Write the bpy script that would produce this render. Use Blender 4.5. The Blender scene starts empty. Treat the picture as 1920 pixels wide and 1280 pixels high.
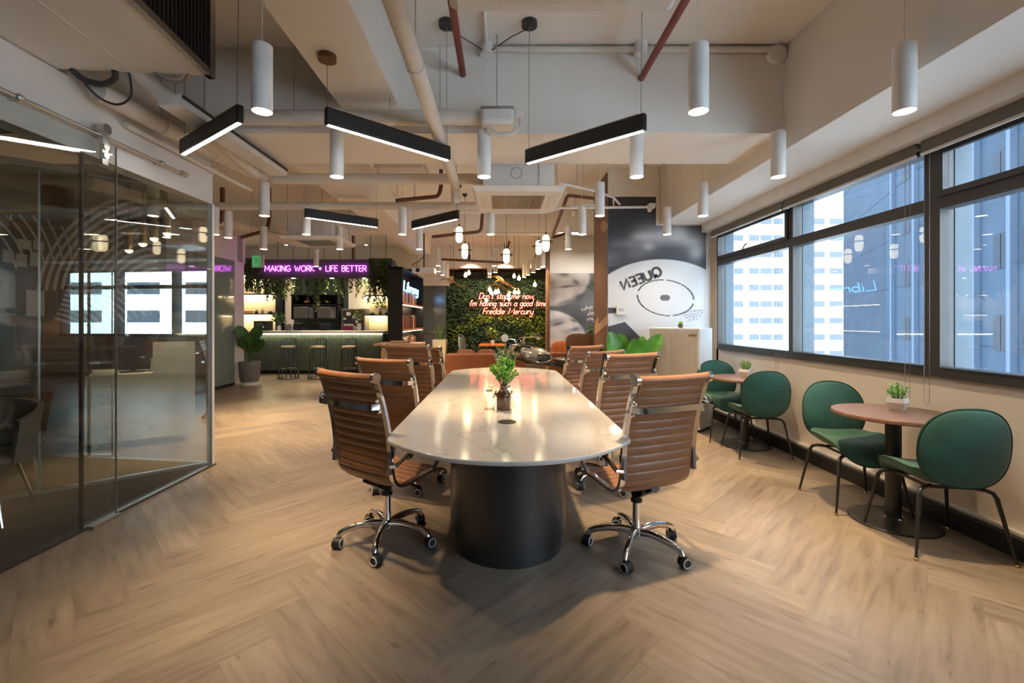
import bpy, math, random
from mathutils import Vector, Matrix
random.seed(7)
R = math.radians
PI = math.pi
C = bpy.context.scene.collection
SC = bpy.context.scene

# ------------------------------------------------------------------ camera
H = 1.38                      # camera height (m); looks along +Y, X to the right
F, CX, CY = 853.0, 939.0, 601.0   # focal length and axis point, in 1920x1280 pixels
cd = bpy.data.cameras.new('camera'); cam = bpy.data.objects.new('camera', cd); C.objects.link(cam)
cam.location = (0, 0, H); cam.rotation_euler = (R(90), 0, 0)
cd.sensor_width = 36.0; cd.lens = F / 1920 * 36
cd.shift_x = (960 - CX) / 1920; cd.shift_y = (CY - 640) / 1920
cd.clip_start = 0.05; cd.clip_end = 600
SC.camera = cam

# ------------------------------------------------------------------ world, exposure
w = bpy.data.worlds.new('sky'); SC.world = w; w.use_nodes = True
bg = w.node_tree.nodes['Background']
bg.inputs[0].default_value = (0.80, 0.91, 1.0, 1); bg.inputs[1].default_value = 9.0
vs = SC.view_settings
vs.view_transform = 'Standard'; vs.look = 'None'; vs.gamma = 1.0; vs.use_curve_mapping = False
vs.exposure = 0.68
SC.display_settings.display_device = 'sRGB'
cy = SC.cycles
cy.max_bounces = 8; cy.diffuse_bounces = 5; cy.glossy_bounces = 4; cy.transmission_bounces = 6
cy.transparent_max_bounces = 12; cy.caustics_reflective = False; cy.caustics_refractive = False
cy.sample_clamp_indirect = 6.0; cy.use_denoising = True
DOWN_W = 44.0                 # watts of one pendant downlight
WARM = (1.0, 0.69, 0.36)

# ------------------------------------------------------------------ helpers
def S(r, g, b):
    f = lambda c: (c/255/12.92) if c/255 <= .04045 else ((c/255+.055)/1.055)**2.4
    return (f(r), f(g), f(b))
def P(px, py, Y):             # the point at depth Y that the photograph shows at px, py
    return ((px-CX)/F*Y, Y, H-(py-CY)/F*Y)
def FL(px, py, z=0.0):
    Y = F*(H-z)/(py-CY); return ((px-CX)/F*Y, Y, z)

class MB:
    def __init__(s): s.v = []; s.f = []
    def add(s, v, f):
        o = len(s.v); s.v += [tuple(p) for p in v]; s.f += [tuple(i+o for i in q) for q in f]; return s
    def box(s, x0, x1, y0, y1, z0, z1):
        v = [(x, y, z) for x in (x0, x1) for y in (y0, y1) for z in (z0, z1)]
        return s.add(v, [(0,1,3,2),(4,6,7,5),(0,4,5,1),(2,3,7,6),(0,2,6,4),(1,5,7,3)])
    def obox(s, c, d, rz=0, rx=0, ry=0):
        m = Matrix.Rotation(rz, 3, 'Z') @ Matrix.Rotation(ry, 3, 'Y') @ Matrix.Rotation(rx, 3, 'X')
        v = [Vector(c) + m @ Vector((x*d[0]/2, y*d[1]/2, z*d[2]/2)) for x in (-1,1) for y in (-1,1) for z in (-1,1)]
        return s.add(v, [(0,1,3,2),(4,6,7,5),(0,4,5,1),(2,3,7,6),(0,2,6,4),(1,5,7,3)])
    def tube(s, pts, r, n=8, closed=False, rect=None):
        pts = [Vector(p) for p in pts]; k = len(pts)
        rr = r if isinstance(r, (list, tuple)) else [r]*k
        T = []
        for i in range(k):
            if closed: t = pts[(i+1) % k]-pts[i-1]
            else: t = pts[min(i+1, k-1)]-pts[max(i-1, 0)]
            T.append(t.normalized() if t.length > 1e-9 else Vector((0, 0, 1)))
        up = Vector((0, 0, 1)) if abs(T[0].z) < .9 else Vector((1, 0, 0))
        nrm = (up - T[0]*up.dot(T[0])).normalized()
        v = []
        for i in range(k):
            nrm = nrm - T[i]*nrm.dot(T[i])
            nrm = nrm.normalized() if nrm.length > 1e-6 else Vector((1, 0, 0))
            b = T[i].cross(nrm)
            if rect:
                v += [pts[i]+nrm*a*rect[0]+b*c*rect[1] for a, c in ((-1,-1),(1,-1),(1,1),(-1,1))]
            else:
                v += [pts[i]+(nrm*math.cos(2*PI*j/n)+b*math.sin(2*PI*j/n))*rr[i] for j in range(n)]
        if rect: n = 4
        f = []
        for i in range(k if closed else k-1):
            a, c = i*n, ((i+1) % k)*n
            f += [(a+j, a+(j+1) % n, c+(j+1) % n, c+j) for j in range(n)]
        if not closed: f += [tuple(range(n))[::-1], tuple((k-1)*n+j for j in range(n))]
        return s.add(v, f)
    def cyl(s, a, b, r0, r1=None, n=20): return s.tube([a, b], [r0, r0 if r1 is None else r1], n)
    def ring(s, c, R_, r, n=28, m=8, ax='Z'):
        pts = []
        for i in range(n):
            a = 2*PI*i/n; p = (math.cos(a)*R_, math.sin(a)*R_)
            pts.append((c[0]+p[0], c[1]+p[1], c[2]) if ax == 'Z' else ((c[0]+p[0], c[1], c[2]+p[1]) if ax == 'Y' else (c[0], c[1]+p[0], c[2]+p[1])))
        return s.tube(pts, r, m, closed=True)
    def lathe(s, prof, c=(0,0,0), n=28, ax='Z'):
        v = []; k = len(prof)
        for (r, z) in prof:
            for j in range(n):
                a = 2*PI*j/n; x, y = r*math.cos(a), r*math.sin(a)
                v.append({'Z': (c[0]+x, c[1]+y, c[2]+z), 'Y': (c[0]+x, c[1]+z, c[2]+y), 'X': (c[0]+z, c[1]+x, c[2]+y)}[ax])
        f = [(i*n+j, i*n+(j+1) % n, (i+1)*n+(j+1) % n, (i+1)*n+j) for i in range(k-1) for j in range(n)]
        f += [tuple(range(n))[::-1], tuple((k-1)*n+j for j in range(n))]
        return s.add(v, f)
    def sphere(s, c, r, n=16, m=10):
        r = r if isinstance(r, (list, tuple)) else (r, r, r)
        v = [(c[0]+r[0]*math.sin(PI*i/m)*math.cos(2*PI*j/n), c[1]+r[1]*math.sin(PI*i/m)*math.sin(2*PI*j/n), c[2]+r[2]*math.cos(PI*i/m)) for i in range(m+1) for j in range(n)]
        return s.add(v, [(i*n+j, (i+1)*n+j, (i+1)*n+(j+1) % n, i*n+(j+1) % n) for i in range(m) for j in range(n)])
    def grid(s, fn, nu, nv):
        v = [fn(i/nu, j/nv) for j in range(nv+1) for i in range(nu+1)]
        return s.add(v, [(j*(nu+1)+i, j*(nu+1)+i+1, (j+1)*(nu+1)+i+1, (j+1)*(nu+1)+i) for j in range(nv) for i in range(nu)])
    def slab(s, fn, nu, nv):      # closed sheet: fn(u, v, side)
        v = [fn(i/nu, j/nv, k) for k in (0, 1) for j in range(nv+1) for i in range(nu+1)]
        W = nu+1; O = W*(nv+1); f = []
        for j in range(nv):
            for i in range(nu):
                a = j*W+i; f += [(a, a+1, a+1+W, a+W), (O+a, O+a+W, O+a+1+W, O+a+1)]
        for i in range(nu): f += [(i, O+i, O+i+1, i+1), (nv*W+i, nv*W+i+1, O+nv*W+i+1, O+nv*W+i)]
        for j in range(nv): f += [(j*W, (j+1)*W, O+(j+1)*W, O+j*W), (j*W+nu, O+j*W+nu, O+(j+1)*W+nu, (j+1)*W+nu)]
        return s.add(v, f)
    def prism(s, poly, z0, z1):
        n = len(poly)
        v = [(x, y, z0) for x, y in poly]+[(x, y, z1) for x, y in poly]
        return s.add(v, [tuple(range(n))[::-1], tuple(range(n, 2*n))]+[(i, (i+1) % n, n+(i+1) % n, n+i) for i in range(n)])
    def pillow(s, a, b, t, bend, e=2.6, rings=9, n=36, t2=None):
        t2 = t if t2 is None else t2
        v = []; prof = []
        for i in range(rings+1): prof.append((math.sin(PI/2*i/rings), math.cos(PI/2*i/rings)*t))
        for i in range(rings-1, -1, -1): prof.append((math.sin(PI/2*i/rings), -math.cos(PI/2*i/rings)*t2))
        for rr, off in prof:
            for j in range(n):
                th = 2*PI*j/n; c, d = math.cos(th), math.sin(th)
                q = (abs(c)**e+abs(d)**e)**(-1/e)
                v.append(bend(a*rr*q*c, b*rr*q*d, off))
        k = len(prof)
        return s.add(v, [(i*n+j, i*n+(j+1) % n, (i+1)*n+(j+1) % n, (i+1)*n+j) for i in range(k-1) for j in range(n)])
    def build(s, name, m, parent=None, sm=40, bevel=0, world=False, solid=0):
        me = bpy.data.meshes.new(name)
        v = s.v
        if parent is not None and world:
            q = parent.location
            v = [(p[0]-q[0], p[1]-q[1], p[2]-q[2]) for p in v]
        me.from_pydata(v, [], s.f); me.update()
        me.materials.append(m)
        if sm:
            for p in me.polygons: p.use_smooth = True
            me.set_sharp_from_angle(angle=R(sm))
        o = bpy.data.objects.new(name, me); C.objects.link(o)
        if parent is not None: o.parent = parent
        if bevel:
            b = o.modifiers.new('edge', 'BEVEL'); b.width = bevel; b.segments = 2; b.limit_method = 'ANGLE'; b.angle_limit = R(50)
        return o

def tag(o, label=None, cat=None, group=None, kind=None):
    if label: o['label'] = label
    if cat: o['category'] = cat
    if group: o['group'] = group
    if kind: o['kind'] = kind
    return o
def thing(name, label, cat, loc=(0,0,0), rz=0, group=None):
    o = bpy.data.objects.new(name, None); C.objects.link(o); o.empty_display_size = .1
    o.location = loc; o.rotation_euler = (0, 0, rz)
    return tag(o, label, cat, group)
def struct(mb, name, m, **k):
    o = mb.build(name, m, **k); o['kind'] = 'structure'; return o
def dup(o, parent=None):
    c = o.copy(); C.objects.link(c); c.parent = parent
    for ch in list(o.children): dup(ch, c)
    return c
def again(o, loc, rz, label):
    c = dup(o); c.location = loc; c.rotation_euler = (0, 0, rz); c['label'] = label; return c
ORD = ['first', 'second', 'third', 'fourth', 'fifth', 'sixth', 'seventh', 'eighth', 'ninth', 'tenth', 'eleventh', 'twelfth', 'thirteenth', 'fourteenth']

# ------------------------------------------------------------------ materials
def nodes(name):
    m = bpy.data.materials.new(name); m.use_nodes = True; nt = m.node_tree
    return m, nt, nt.nodes['Principled BSDF']
def mat(name, col, rough=.5, metal=0., var=.06, scale=6., bump=0., bscale=60., emit=0., ecol=None, spec=.5, coat=0., sheen=0., stretch=None):
    m, nt, b = nodes(name)
    b.inputs['Roughness'].default_value = rough; b.inputs['Metallic'].default_value = metal
    b.inputs['Specular IOR Level'].default_value = spec
    b.inputs['Coat Weight'].default_value = coat; b.inputs['Coat Roughness'].default_value = .08
    b.inputs['Sheen Weight'].default_value = sheen
    tc = nt.nodes.new('ShaderNodeTexCoord'); src = tc.outputs['Object']
    if stretch:
        mp = nt.nodes.new('ShaderNodeMapping'); mp.inputs['Scale'].default_value = stretch
        nt.links.new(src, mp.inputs[0]); src = mp.outputs[0]
    n = nt.nodes.new('ShaderNodeTexNoise'); n.inputs['Scale'].default_value = scale; n.inputs['Detail'].default_value = 4
    nt.links.new(src, n.inputs['Vector'])
    cr = nt.nodes.new('ShaderNodeValToRGB'); e = cr.color_ramp.elements
    e[0].position = .3; e[1].position = .7
    e[0].color = (*[max(0, c*(1-var)) for c in col], 1); e[1].color = (*[min(1, c*(1+var)) for c in col], 1)
    nt.links.new(n.outputs['Fac'], cr.inputs[0]); nt.links.new(cr.outputs[0], b.inputs['Base Color'])
    if bump:
        n2 = nt.nodes.new('ShaderNodeTexNoise'); n2.inputs['Scale'].default_value = bscale; n2.inputs['Detail'].default_value = 3
        nt.links.new(src, n2.inputs['Vector'])
        bp = nt.nodes.new('ShaderNodeBump'); bp.inputs['Strength'].default_value = bump; bp.inputs['Distance'].default_value = .01
        nt.links.new(n2.outputs['Fac'], bp.inputs['Height']); nt.links.new(bp.outputs[0], b.inputs['Normal'])
    if emit:
        b.inputs['Emission Color'].default_value = (*(ecol or col), 1); b.inputs['Emission Strength'].default_value = emit
    return m
def glass(name, tint, refl, rough=0.0):
    m, nt, b = nodes(name); nt.nodes.remove(b)
    o = nt.nodes['Material Output']
    t = nt.nodes.new('ShaderNodeBsdfTransparent'); t.inputs[0].default_value = (*tint, 1)
    g = nt.nodes.new('ShaderNodeBsdfGlossy'); g.inputs['Roughness'].default_value = rough
    r0 = ((refl-1)/(refl+1))**2
    lw = nt.nodes.new('ShaderNodeLayerWeight'); lw.inputs[0].default_value = .5
    pw = nt.nodes.new('ShaderNodeMath'); pw.operation = 'POWER'; pw.inputs[1].default_value = 5.0
    fr = nt.nodes.new('ShaderNodeMath'); fr.operation = 'MULTIPLY_ADD'; fr.inputs[1].default_value = 1-r0; fr.inputs[2].default_value = r0
    nt.links.new(lw.outputs['Facing'], pw.inputs[0]); nt.links.new(pw.outputs[0], fr.inputs[0])
    mx = nt.nodes.new('ShaderNodeMixShader')
    nt.links.new(fr.outputs[0], mx.inputs[0]); nt.links.new(t.outputs[0], mx.inputs[1]); nt.links.new(g.outputs[0], mx.inputs[2])
    nt.links.new(mx.outputs[0], o.inputs[0])
    return m
def vcol(name, rough=.5):     # a printed picture: colour stored per vertex
    m, nt, b = nodes(name); b.inputs['Roughness'].default_value = rough
    a = nt.nodes.new('ShaderNodeAttribute'); a.attribute_name = 'print'
    nt.links.new(a.outputs['Color'], b.inputs['Base Color'])
    return m
def floor_mat():
    m, nt, b = nodes('oak plank'); L = nt.links.new
    uv = nt.nodes.new('ShaderNodeUVMap'); uv.uv_map = 'UVMap'
    at = nt.nodes.new('ShaderNodeAttribute'); at.attribute_name = 'plank'
    mp = nt.nodes.new('ShaderNodeMapping'); mp.inputs['Scale'].default_value = (1.1, 9, 1)
    L(uv.outputs[0], mp.inputs[0])
    n1 = nt.nodes.new('ShaderNodeTexNoise'); n1.inputs['Scale'].default_value = 2.2; n1.inputs['Detail'].default_value = 9; n1.inputs['Distortion'].default_value = .3
    L(mp.outputs[0], n1.inputs['Vector'])
    cr = nt.nodes.new('ShaderNodeValToRGB'); e = cr.color_ramp.elements
    e[0].position = .25; e[0].color = (.145, .113, .086, 1); e[1].position = .78; e[1].color = (.275, .228, .184, 1)
    k = cr.color_ramp.elements.new(.47); k.color = (.215, .172, .134, 1)
    L(n1.outputs['Fac'], cr.inputs[0])
    mp2 = nt.nodes.new('ShaderNodeMapping'); mp2.inputs['Scale'].default_value = (2.5, 9, 1); L(uv.outputs[0], mp2.inputs[0])
    n2 = nt.nodes.new('ShaderNodeTexNoise'); n2.inputs['Scale'].default_value = 3.0; n2.inputs['Detail'].default_value = 6; L(mp2.outputs[0], n2.inputs['Vector'])
    kr = nt.nodes.new('ShaderNodeValToRGB'); q = kr.color_ramp.elements
    q[0].position = .62; q[0].color = (1, 1, 1, 1); q[1].position = .72; q[1].color = (.62, .54, .47, 1)
    L(n2.outputs['Fac'], kr.inputs[0])
    mu = nt.nodes.new('ShaderNodeMix'); mu.data_type = 'RGBA'; mu.blend_type = 'MULTIPLY'; mu.inputs[0].default_value = .8
    L(cr.outputs[0], mu.inputs[6]); L(kr.outputs[0], mu.inputs[7])
    mr = nt.nodes.new('ShaderNodeMapRange'); mr.inputs[3].default_value = .86; mr.inputs[4].default_value = 1.12; L(at.outputs['Fac'], mr.inputs[0])
    hs = nt.nodes.new('ShaderNodeHueSaturation'); L(mr.outputs[0], hs.inputs['Value']); L(mu.outputs[2], hs.inputs['Color'])
    L(hs.outputs[0], b.inputs['Base Color'])
    b.inputs['Roughness'].default_value = .36; b.inputs['Specular IOR Level'].default_value = .45
    bp = nt.nodes.new('ShaderNodeBump'); bp.inputs['Strength'].default_value = .12; bp.inputs['Distance'].default_value = .004
    L(n1.outputs['Fac'], bp.inputs['Height']); L(bp.outputs[0], b.inputs['Normal'])
    return m
def marble_mat():
    m, nt, b = nodes('white quartz'); L = nt.links.new
    tc = nt.nodes.new('ShaderNodeTexCoord'); mp = nt.nodes.new('ShaderNodeMapping'); mp.inputs['Rotation'].default_value = (0, 0, .9); mp.inputs['Scale'].default_value = (1.1, .55, 1)
    L(tc.outputs['Object'], mp.inputs[0])
    n = nt.nodes.new('ShaderNodeTexNoise'); n.inputs['Scale'].default_value = 1.5; n.inputs['Detail'].default_value = 7; n.inputs['Distortion'].default_value = 1.2; L(mp.outputs[0], n.inputs['Vector'])
    cr = nt.nodes.new('ShaderNodeValToRGB'); e = cr.color_ramp.elements
    base = (.57, .555, .535, 1)
    e[0].position = .482; e[0].color = base; e[1].position = .512; e[1].color = base
    k = e.new(.495); k.color = (.47, .45, .43, 1)
    L(n.outputs['Fac'], cr.inputs[0]); L(cr.outputs[0], b.inputs['Base Color'])
    b.inputs['Roughness'].default_value = .12; b.inputs['Specular IOR Level'].default_value = .6
    b.inputs['Coat Weight'].default_value = .4; b.inputs['Coat Roughness'].default_value = .1
    return m
M = {}
M['floor'] = floor_mat(); M['marble'] = marble_mat()
M['wall'] = mat('white wall paint', (.80, .765, .72), .75, var=.02, scale=2, bump=.05, bscale=120)
M['ceil'] = mat('white ceiling paint', (.82, .785, .735), .85, var=.03, scale=1.5)
M['beige'] = mat('beige wall paint', (.84, .76, .67), .75, var=.02, scale=2)
M['black'] = mat('black paint', (.012, .012, .013), .45)
M['blackm'] = mat('black metal', (.018, .018, .019), .35, spec=.6)
M['drum'] = mat('black satin steel', (.020, .020, .021), .30, metal=.0, spec=.7, var=.2, scale=2)
M['frame'] = mat('dark window frame', (.045, .043, .042), .4)
M['fin'] = mat('skylight tinted outer fin', (.05, .08, .108), .5)  # blue light of the sky is put into this colour
M['white'] = mat('white enamel', (.78, .77, .75), .4)
M['whitem'] = mat('white plastic', (.72, .70, .67), .5)
M['pipe'] = mat('white pipe wrap', (.70, .65, .58), .7, var=.05, scale=14, bump=.2, bscale=30)
M['red'] = mat('red oxide pipe', (.20, .045, .03), .5)
M['brownpipe'] = mat('brown pipe', (.13, .05, .03), .5)
M['chrome'] = mat('chrome', (.80, .79, .78), .09, metal=1, var=.03)
M['steel'] = mat('brushed steel', (.55, .54, .52), .3, metal=1)
M['leather'] = mat('tan leather', (.235, .106, .050), .38, var=.12, scale=9, bump=.08, bscale=160)
M['sofa'] = mat('rust leather', (.34, .105, .035), .5, var=.08, scale=6, bump=.06, bscale=140)
M['orange'] = mat('orange velvet', (.60, .15, .02), .8, sheen=.5)
M['velvet'] = mat('green velvet', (.012, .082, .058), .75, var=.2, scale=8, sheen=.22, bump=.03, bscale=200)
M['dkgreen'] = mat('dark green fabric', (.02, .05, .042), .8, sheen=.3)
M['piping'] = mat('dark green piping', (.008, .045, .032), .8)
M['brass'] = mat('brass', (.75, .52, .22), .25, metal=1)
M['walnut'] = mat('walnut veneer', (.165, .085, .056), .30, var=.25, scale=5, stretch=(1, 9, 1), spec=.6)
M['oakwood'] = mat('light oak', (.46, .25, .12), .5, var=.2, scale=5, stretch=(1, 8, 8))
M['rubber'] = mat('black rubber', (.02, .02, .022), .6)
M['wheelw'] = mat('pale grey ring', (.55, .54, .52), .5)
M['led'] = mat('white led strip', (1, 1, 1), emit=26.0, ecol=(1, .96, .90))
M['bulbface'] = mat('warm lamp face', (1, .9, .75), emit=14.0, ecol=(1, .84, .60))
M['amberlamp'] = mat('opal lamp glass', (1, .9, .7), emit=4.5, ecol=(1, .80, .50))
M['filament'] = mat('glowing filament bulb', (1, .8, .5), emit=16.0, ecol=(1, .72, .36))
M['warmstrip'] = mat('warm shelf strip', (1, .9, .6), emit=14.0, ecol=(1, .84, .50))
M['neonp'] = mat('purple neon tube', (.9, .2, .9), emit=6.0, ecol=(.80, .05, 1))
M['neonr'] = mat('red neon tube', (.9, .2, .15), emit=4.0, ecol=(1, .06, .035))
M['neonb'] = mat('blue neon tube', (.2, .6, .9), emit=8.0, ecol=(.12, .50, 1))
M['neonw'] = mat('pale neon core', (1, .8, 1), emit=3.0, ecol=(1, .45, 1))
M['neonrw'] = mat('pale red neon core', (1, .7, .6), emit=2.6, ecol=(1, .30, .24))
M['exit'] = mat('green lit exit panel', (.1, .6, .2), emit=.22, ecol=(.10, .65, .22))
M['glassr'] = glass('window glass', (.93, .97, 1.0), 1.5)
M['glassl'] = glass('tinted partition glass', (.93, .95, .94), 1.6)
M['glasss'] = glass('reflective partition glass', (.86, .89, .88), 3.4)
M['glassd'] = glass('grey door glass', (.80, .84, .83), 1.6)
M['carpet'] = mat('charcoal carpet', (.035, .033, .032), .95, var=.3, scale=180, bump=.3, bscale=300)
M['charcoal'] = mat('charcoal wall paint', (.035, .034, .034), .6)
M['greenglass'] = mat('green lacquered glass', (.25, .32, .28), .06, spec=.8, coat=.6)
M['bargreen'] = mat('sage fluted panel', (.088, .112, .096), .5, var=.08)
M['barback'] = mat('dark green wall paint', (.045, .065, .052), .6)
M['navy'] = mat('navy laminate', (.012, .015, .025), .3)
M['shelfback'] = mat('cream shelf back', (.55, .47, .33), .6)
M['blind'] = mat('grey roller fabric', (.17, .155, .135), .85, bump=.1, bscale=300)
M['brown'] = mat('brown wall paint', (.16, .075, .035), .6, var=.03)
M['tambour'] = mat('beige tambour', (.58, .50, .40), .5)
M['concrete'] = mat('grey planter', (.20, .19, .18), .8, var=.15, scale=10)
M['leafd'] = mat('dark leaf', (.055, .14, .03), .4, var=.4, scale=5)
M['leafb'] = mat('bright leaf', (.19, .46, .06), .45, var=.35, scale=30)
M['leafl'] = mat('large glossy leaf', (.070, .22, .022), .28, var=.45, scale=6)
M['leafw'] = mat('wall foliage', (.060, .095, .040), .55, var=.5, scale=3)
M['leafy'] = mat('yellow green foliage', (.20, .25, .03), .5, var=.4, scale=4)
M['vine'] = mat('vine leaf', (.085, .15, .035), .5, var=.5, scale=5)
M['stem'] = mat('plant stem', (.05, .08, .025), .6)
M['soil'] = mat('soil', (.03, .02, .014), .9)
M['amber'] = mat('brown glazed jar', (.115, .048, .022), .12, var=.5, scale=12, spec=.7, coat=.6)
M['jar'] = glass('clear jar glass', (.93, .93, .90), 1.45)
M['stainless'] = mat('dark stainless', (.30, .28, .28), .3, metal=.7)
M['tank'] = mat('grey tank lacquer', (.27, .26, .24), .22, metal=.4, coat=.8)
M['tankd'] = mat('blue grey tank panel', (.03, .04, .05), .2, coat=.6)
M['bone'] = mat('off white lettering', (.75, .75, .75), .5)
M['ink'] = mat('black lettering', (.03, .035, .045), .5)
M['tanp'] = mat('tan graphic paint', (.42, .25, .15), .6)
M['paper'] = mat('white paper', (.72, .72, .70), .8)
M['cream'] = mat('cream ceramic', (.62, .54, .40), .5)
M['deskw'] = mat('white desk laminate', (.62, .64, .62), .45)
M['greyfab'] = mat('taupe fabric', (.20, .165, .135), .85)
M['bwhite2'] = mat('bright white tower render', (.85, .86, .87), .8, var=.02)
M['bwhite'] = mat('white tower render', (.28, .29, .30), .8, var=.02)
M['bglass'] = mat('pale tower window', (.075, .088, .102), .8, spec=.1)
M['bgrey'] = mat('blue grey cladding', (.014, .024, .038), .9, spec=.08, var=.12, scale=.25)
M['bdark'] = mat('dark cladding glass', (.011, .018, .030), .9, spec=.08, var=.15, scale=.4)
M['bfin'] = mat('pale cladding fin', (.040, .056, .080), .9, spec=.05)
M['bwin'] = mat('dark tower window', (.008, .013, .021), .8, spec=.1)
M['print'] = vcol('printed wall picture', .55)
# ------------------------------------------------------------------ stroke alphabet (units: cap height 1)
def arc(cx, cy, rx, ry, a0, a1, n=12):
    return [(cx+rx*math.cos(R(a0+(a1-a0)*i/n)), cy+ry*math.sin(R(a0+(a1-a0)*i/n))) for i in range(n+1)]
G = {
 'M': (.86, [[(0,0),(.06,1),(.42,.3),(.78,1),(.84,0)]]), 'A': (.70, [[(0,0),(.35,1),(.7,0)], [(.12,.34),(.58,.34)]]),
 'K': (.62, [[(0,0),(0,1)], [(.58,1),(0,.45),(.62,0)]]), 'I': (.06, [[(.03,0),(.03,1)]]),
 'N': (.68, [[(0,0),(0,1),(.68,0),(.68,1)]]), 'G': (.74, [arc(.4,.5,.4,.5,50,330)+[(.74,.45),(.45,.45)]]),
 'W': (.98, [[(0,1),(.25,0),(.49,.75),(.73,0),(.98,1)]]), 'O': (.80, [arc(.4,.5,.4,.5,0,360,20)]),
 'R': (.58, [[(0,0),(0,1),(.3,1)]+arc(.3,.75,.26,.25,90,-90)+[(0,.5)], [(.25,.5),(.58,0)]]),
 '+': (.50, [[(.25,.2),(.25,.75)], [(0,.475),(.5,.475)]]), 'L': (.5, [[(0,1),(0,0),(.5,0)]]),
 'F': (.5, [[(0,0),(0,1),(.5,1)], [(0,.52),(.42,.52)]]), 'E': (.52, [[(.52,1),(0,1),(0,0),(.52,0)], [(0,.52),(.44,.52)]]),
 'B': (.58, [[(0,.5),(0,1),(.3,1)]+arc(.3,.76,.24,.24,90,-90)+[(0,.52)], [(0,.52),(0,0),(.3,0)]+arc(.3,.26,.27,.26,-90,90)]),
 'T': (.62, [[(0,1),(.62,1)], [(.31,1),(.31,0)]]), 'Q': (.84, [arc(.42,.5,.42,.5,0,360,20), [(.5,.3),(.86,-.08)]]),
 'U': (.66, [[(0,1),(0,.35)]+arc(.33,.33,.33,.33,180,360)+[(.66,1)]]), 'D': (.70, [[(.1,0),(.1,1),(.3,1)]+arc(.3,.5,.4,.5,90,-90)+[(.0,0)]]),
 'X': (.6, [[(0,0),(.6,1)], [(0,1),(.6,0)]]),
 'a': (.46, [arc(.22,.27,.22,.27,20,340), [(.44,.54),(.44,.08),(.5,0)]]), 'c': (.40, [arc(.23,.27,.22,.27,45,315)]),
 'd': (.48, [arc(.22,.27,.22,.27,20,340), [(.44,1),(.44,.06),(.5,0)]]), 'e': (.44, [[(.02,.28),(.42,.28)]+arc(.22,.27,.2,.27,5,315)]),
 'g': (.48, [arc(.22,.27,.22,.27,20,340), [(.44,.54),(.44,-.2)]+arc(.24,-.2,.2,.2,0,-150)]), 'h': (.46, [[(0,0),(.02,1)], [(0,.3)]+arc(.22,.32,.2,.22,160,0)+[(.42,.05),(.48,0)]]),
 'i': (.12, [[(.04,.54),(.04,.06),(.12,0)], [(.04,.74),(.05,.78)]]), 'm': (.76, [[(0,0),(0,.54)], [(0,.3)]+arc(.18,.34,.17,.2,160,0)+[(.35,0)], [(.35,.3)]+arc(.53,.34,.17,.2,160,0)+[(.7,.05),(.76,0)]]),
 'n': (.46, [[(0,0),(0,.54)], [(0,.3)]+arc(.21,.34,.2,.2,160,0)+[(.41,.05),(.46,0)]]), 'o': (.46, [arc(.23,.27,.22,.27,0,360,16)]),
 'p': (.46, [[(0,.54),(0,-.4)], arc(.22,.27,.22,.27,160,-160)]), 'r': (.32, [[(0,0),(0,.54)], [(0,.3)]+arc(.17,.34,.16,.2,160,40)]),
 's': (.38, [arc(.19,.4,.16,.14,40,270,8)+arc(.19,.14,.17,.13,90,-140,8)]), 't': (.32, [[(.12,.9),(.12,.1),(.2,0),(.32,.04)], [(0,.6),(.3,.6)]]),
 'u': (.46, [[(0,.54),(0,.2)]+arc(.2,.2,.2,.2,180,340)+[(.42,.54)], [(.42,.54),(.42,.06),(.48,0)]]), 'v': (.42, [[(0,.54),(.2,0),(.42,.54)]]),
 'w': (.66, [[(0,.54),(.17,0),(.33,.46),(.49,0),(.66,.54)]]), 'y': (.46, [[(0,.54),(0,.25)]+arc(.2,.22,.2,.2,180,340), [(.42,.54),(.42,-.2)]+arc(.22,-.2,.2,.2,0,-150)]),
 'b': (.46, [[(0,1),(0,0)], arc(.22,.27,.22,.27,160,-160)]),
 "'": (.12, [[(.08,1),(.03,.78)]]), ',': (.16, [[(.1,.06),(.02,-.16)]]), '.': (.14, [[(.04,0),(.07,.05)]]), ' ': (.42, []),
}
def text_strokes(t, size, gap=.17, slant=0.):
    out = []; x = 0
    for ch in t:
        wd, st = G[ch]
        for s in st: out.append([((x+p[0]+slant*p[1])*size, p[1]*size) for p in s])
        x += wd+gap
    return out, (x-gap)*size
def neon(mb, t, x0, x1, y, z, size, r, gap=.17, slant=0., n=5):
    st, wd = text_strokes(t, size, gap, slant); k = (x1-x0)/wd
    for s in st: mb.tube([(x0+p[0]*k, y, z+p[1]) for p in s], r, n)
def ribbon(mb, pts, wd, nrm, th=.003):      # flat painted stroke on a wall
    nrm = Vector(nrm); pts = [Vector(p) for p in pts]; v = []; k = len(pts)
    for i in range(k):
        t = (pts[min(i+1, k-1)]-pts[max(i-1, 0)]).normalized(); b = t.cross(nrm)
        ww = wd[i] if isinstance(wd, list) else wd
        v += [pts[i]-b*ww/2+nrm*th, pts[i]+b*ww/2+nrm*th]
    mb.add(v, [(2*i, 2*i+1, 2*i+3, 2*i+2) for i in range(k-1)])
def leafquad(mb, p, d, up, L, W):
    d = Vector(d).normalized(); up = Vector(up); s = d.cross(up)
    s = s.normalized() if s.length > 1e-4 else Vector((1, 0, 0)); n = s.cross(d)
    p = Vector(p)
    mb.add([p, p+d*L*.45+s*W/2-n*W*.12, p+d*L, p+d*L*.45-s*W/2-n*W*.12, p+d*L*.5+n*W*.08], [(0, 1, 4), (1, 2, 4), (2, 3, 4), (3, 0, 4)])
def rdir(zb=0.):
    while True:
        v = Vector((random.uniform(-1,1), random.uniform(-1,1), random.uniform(-1,1)+zb))
        if .1 < v.length < 1.6: return v.normalized()
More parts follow.
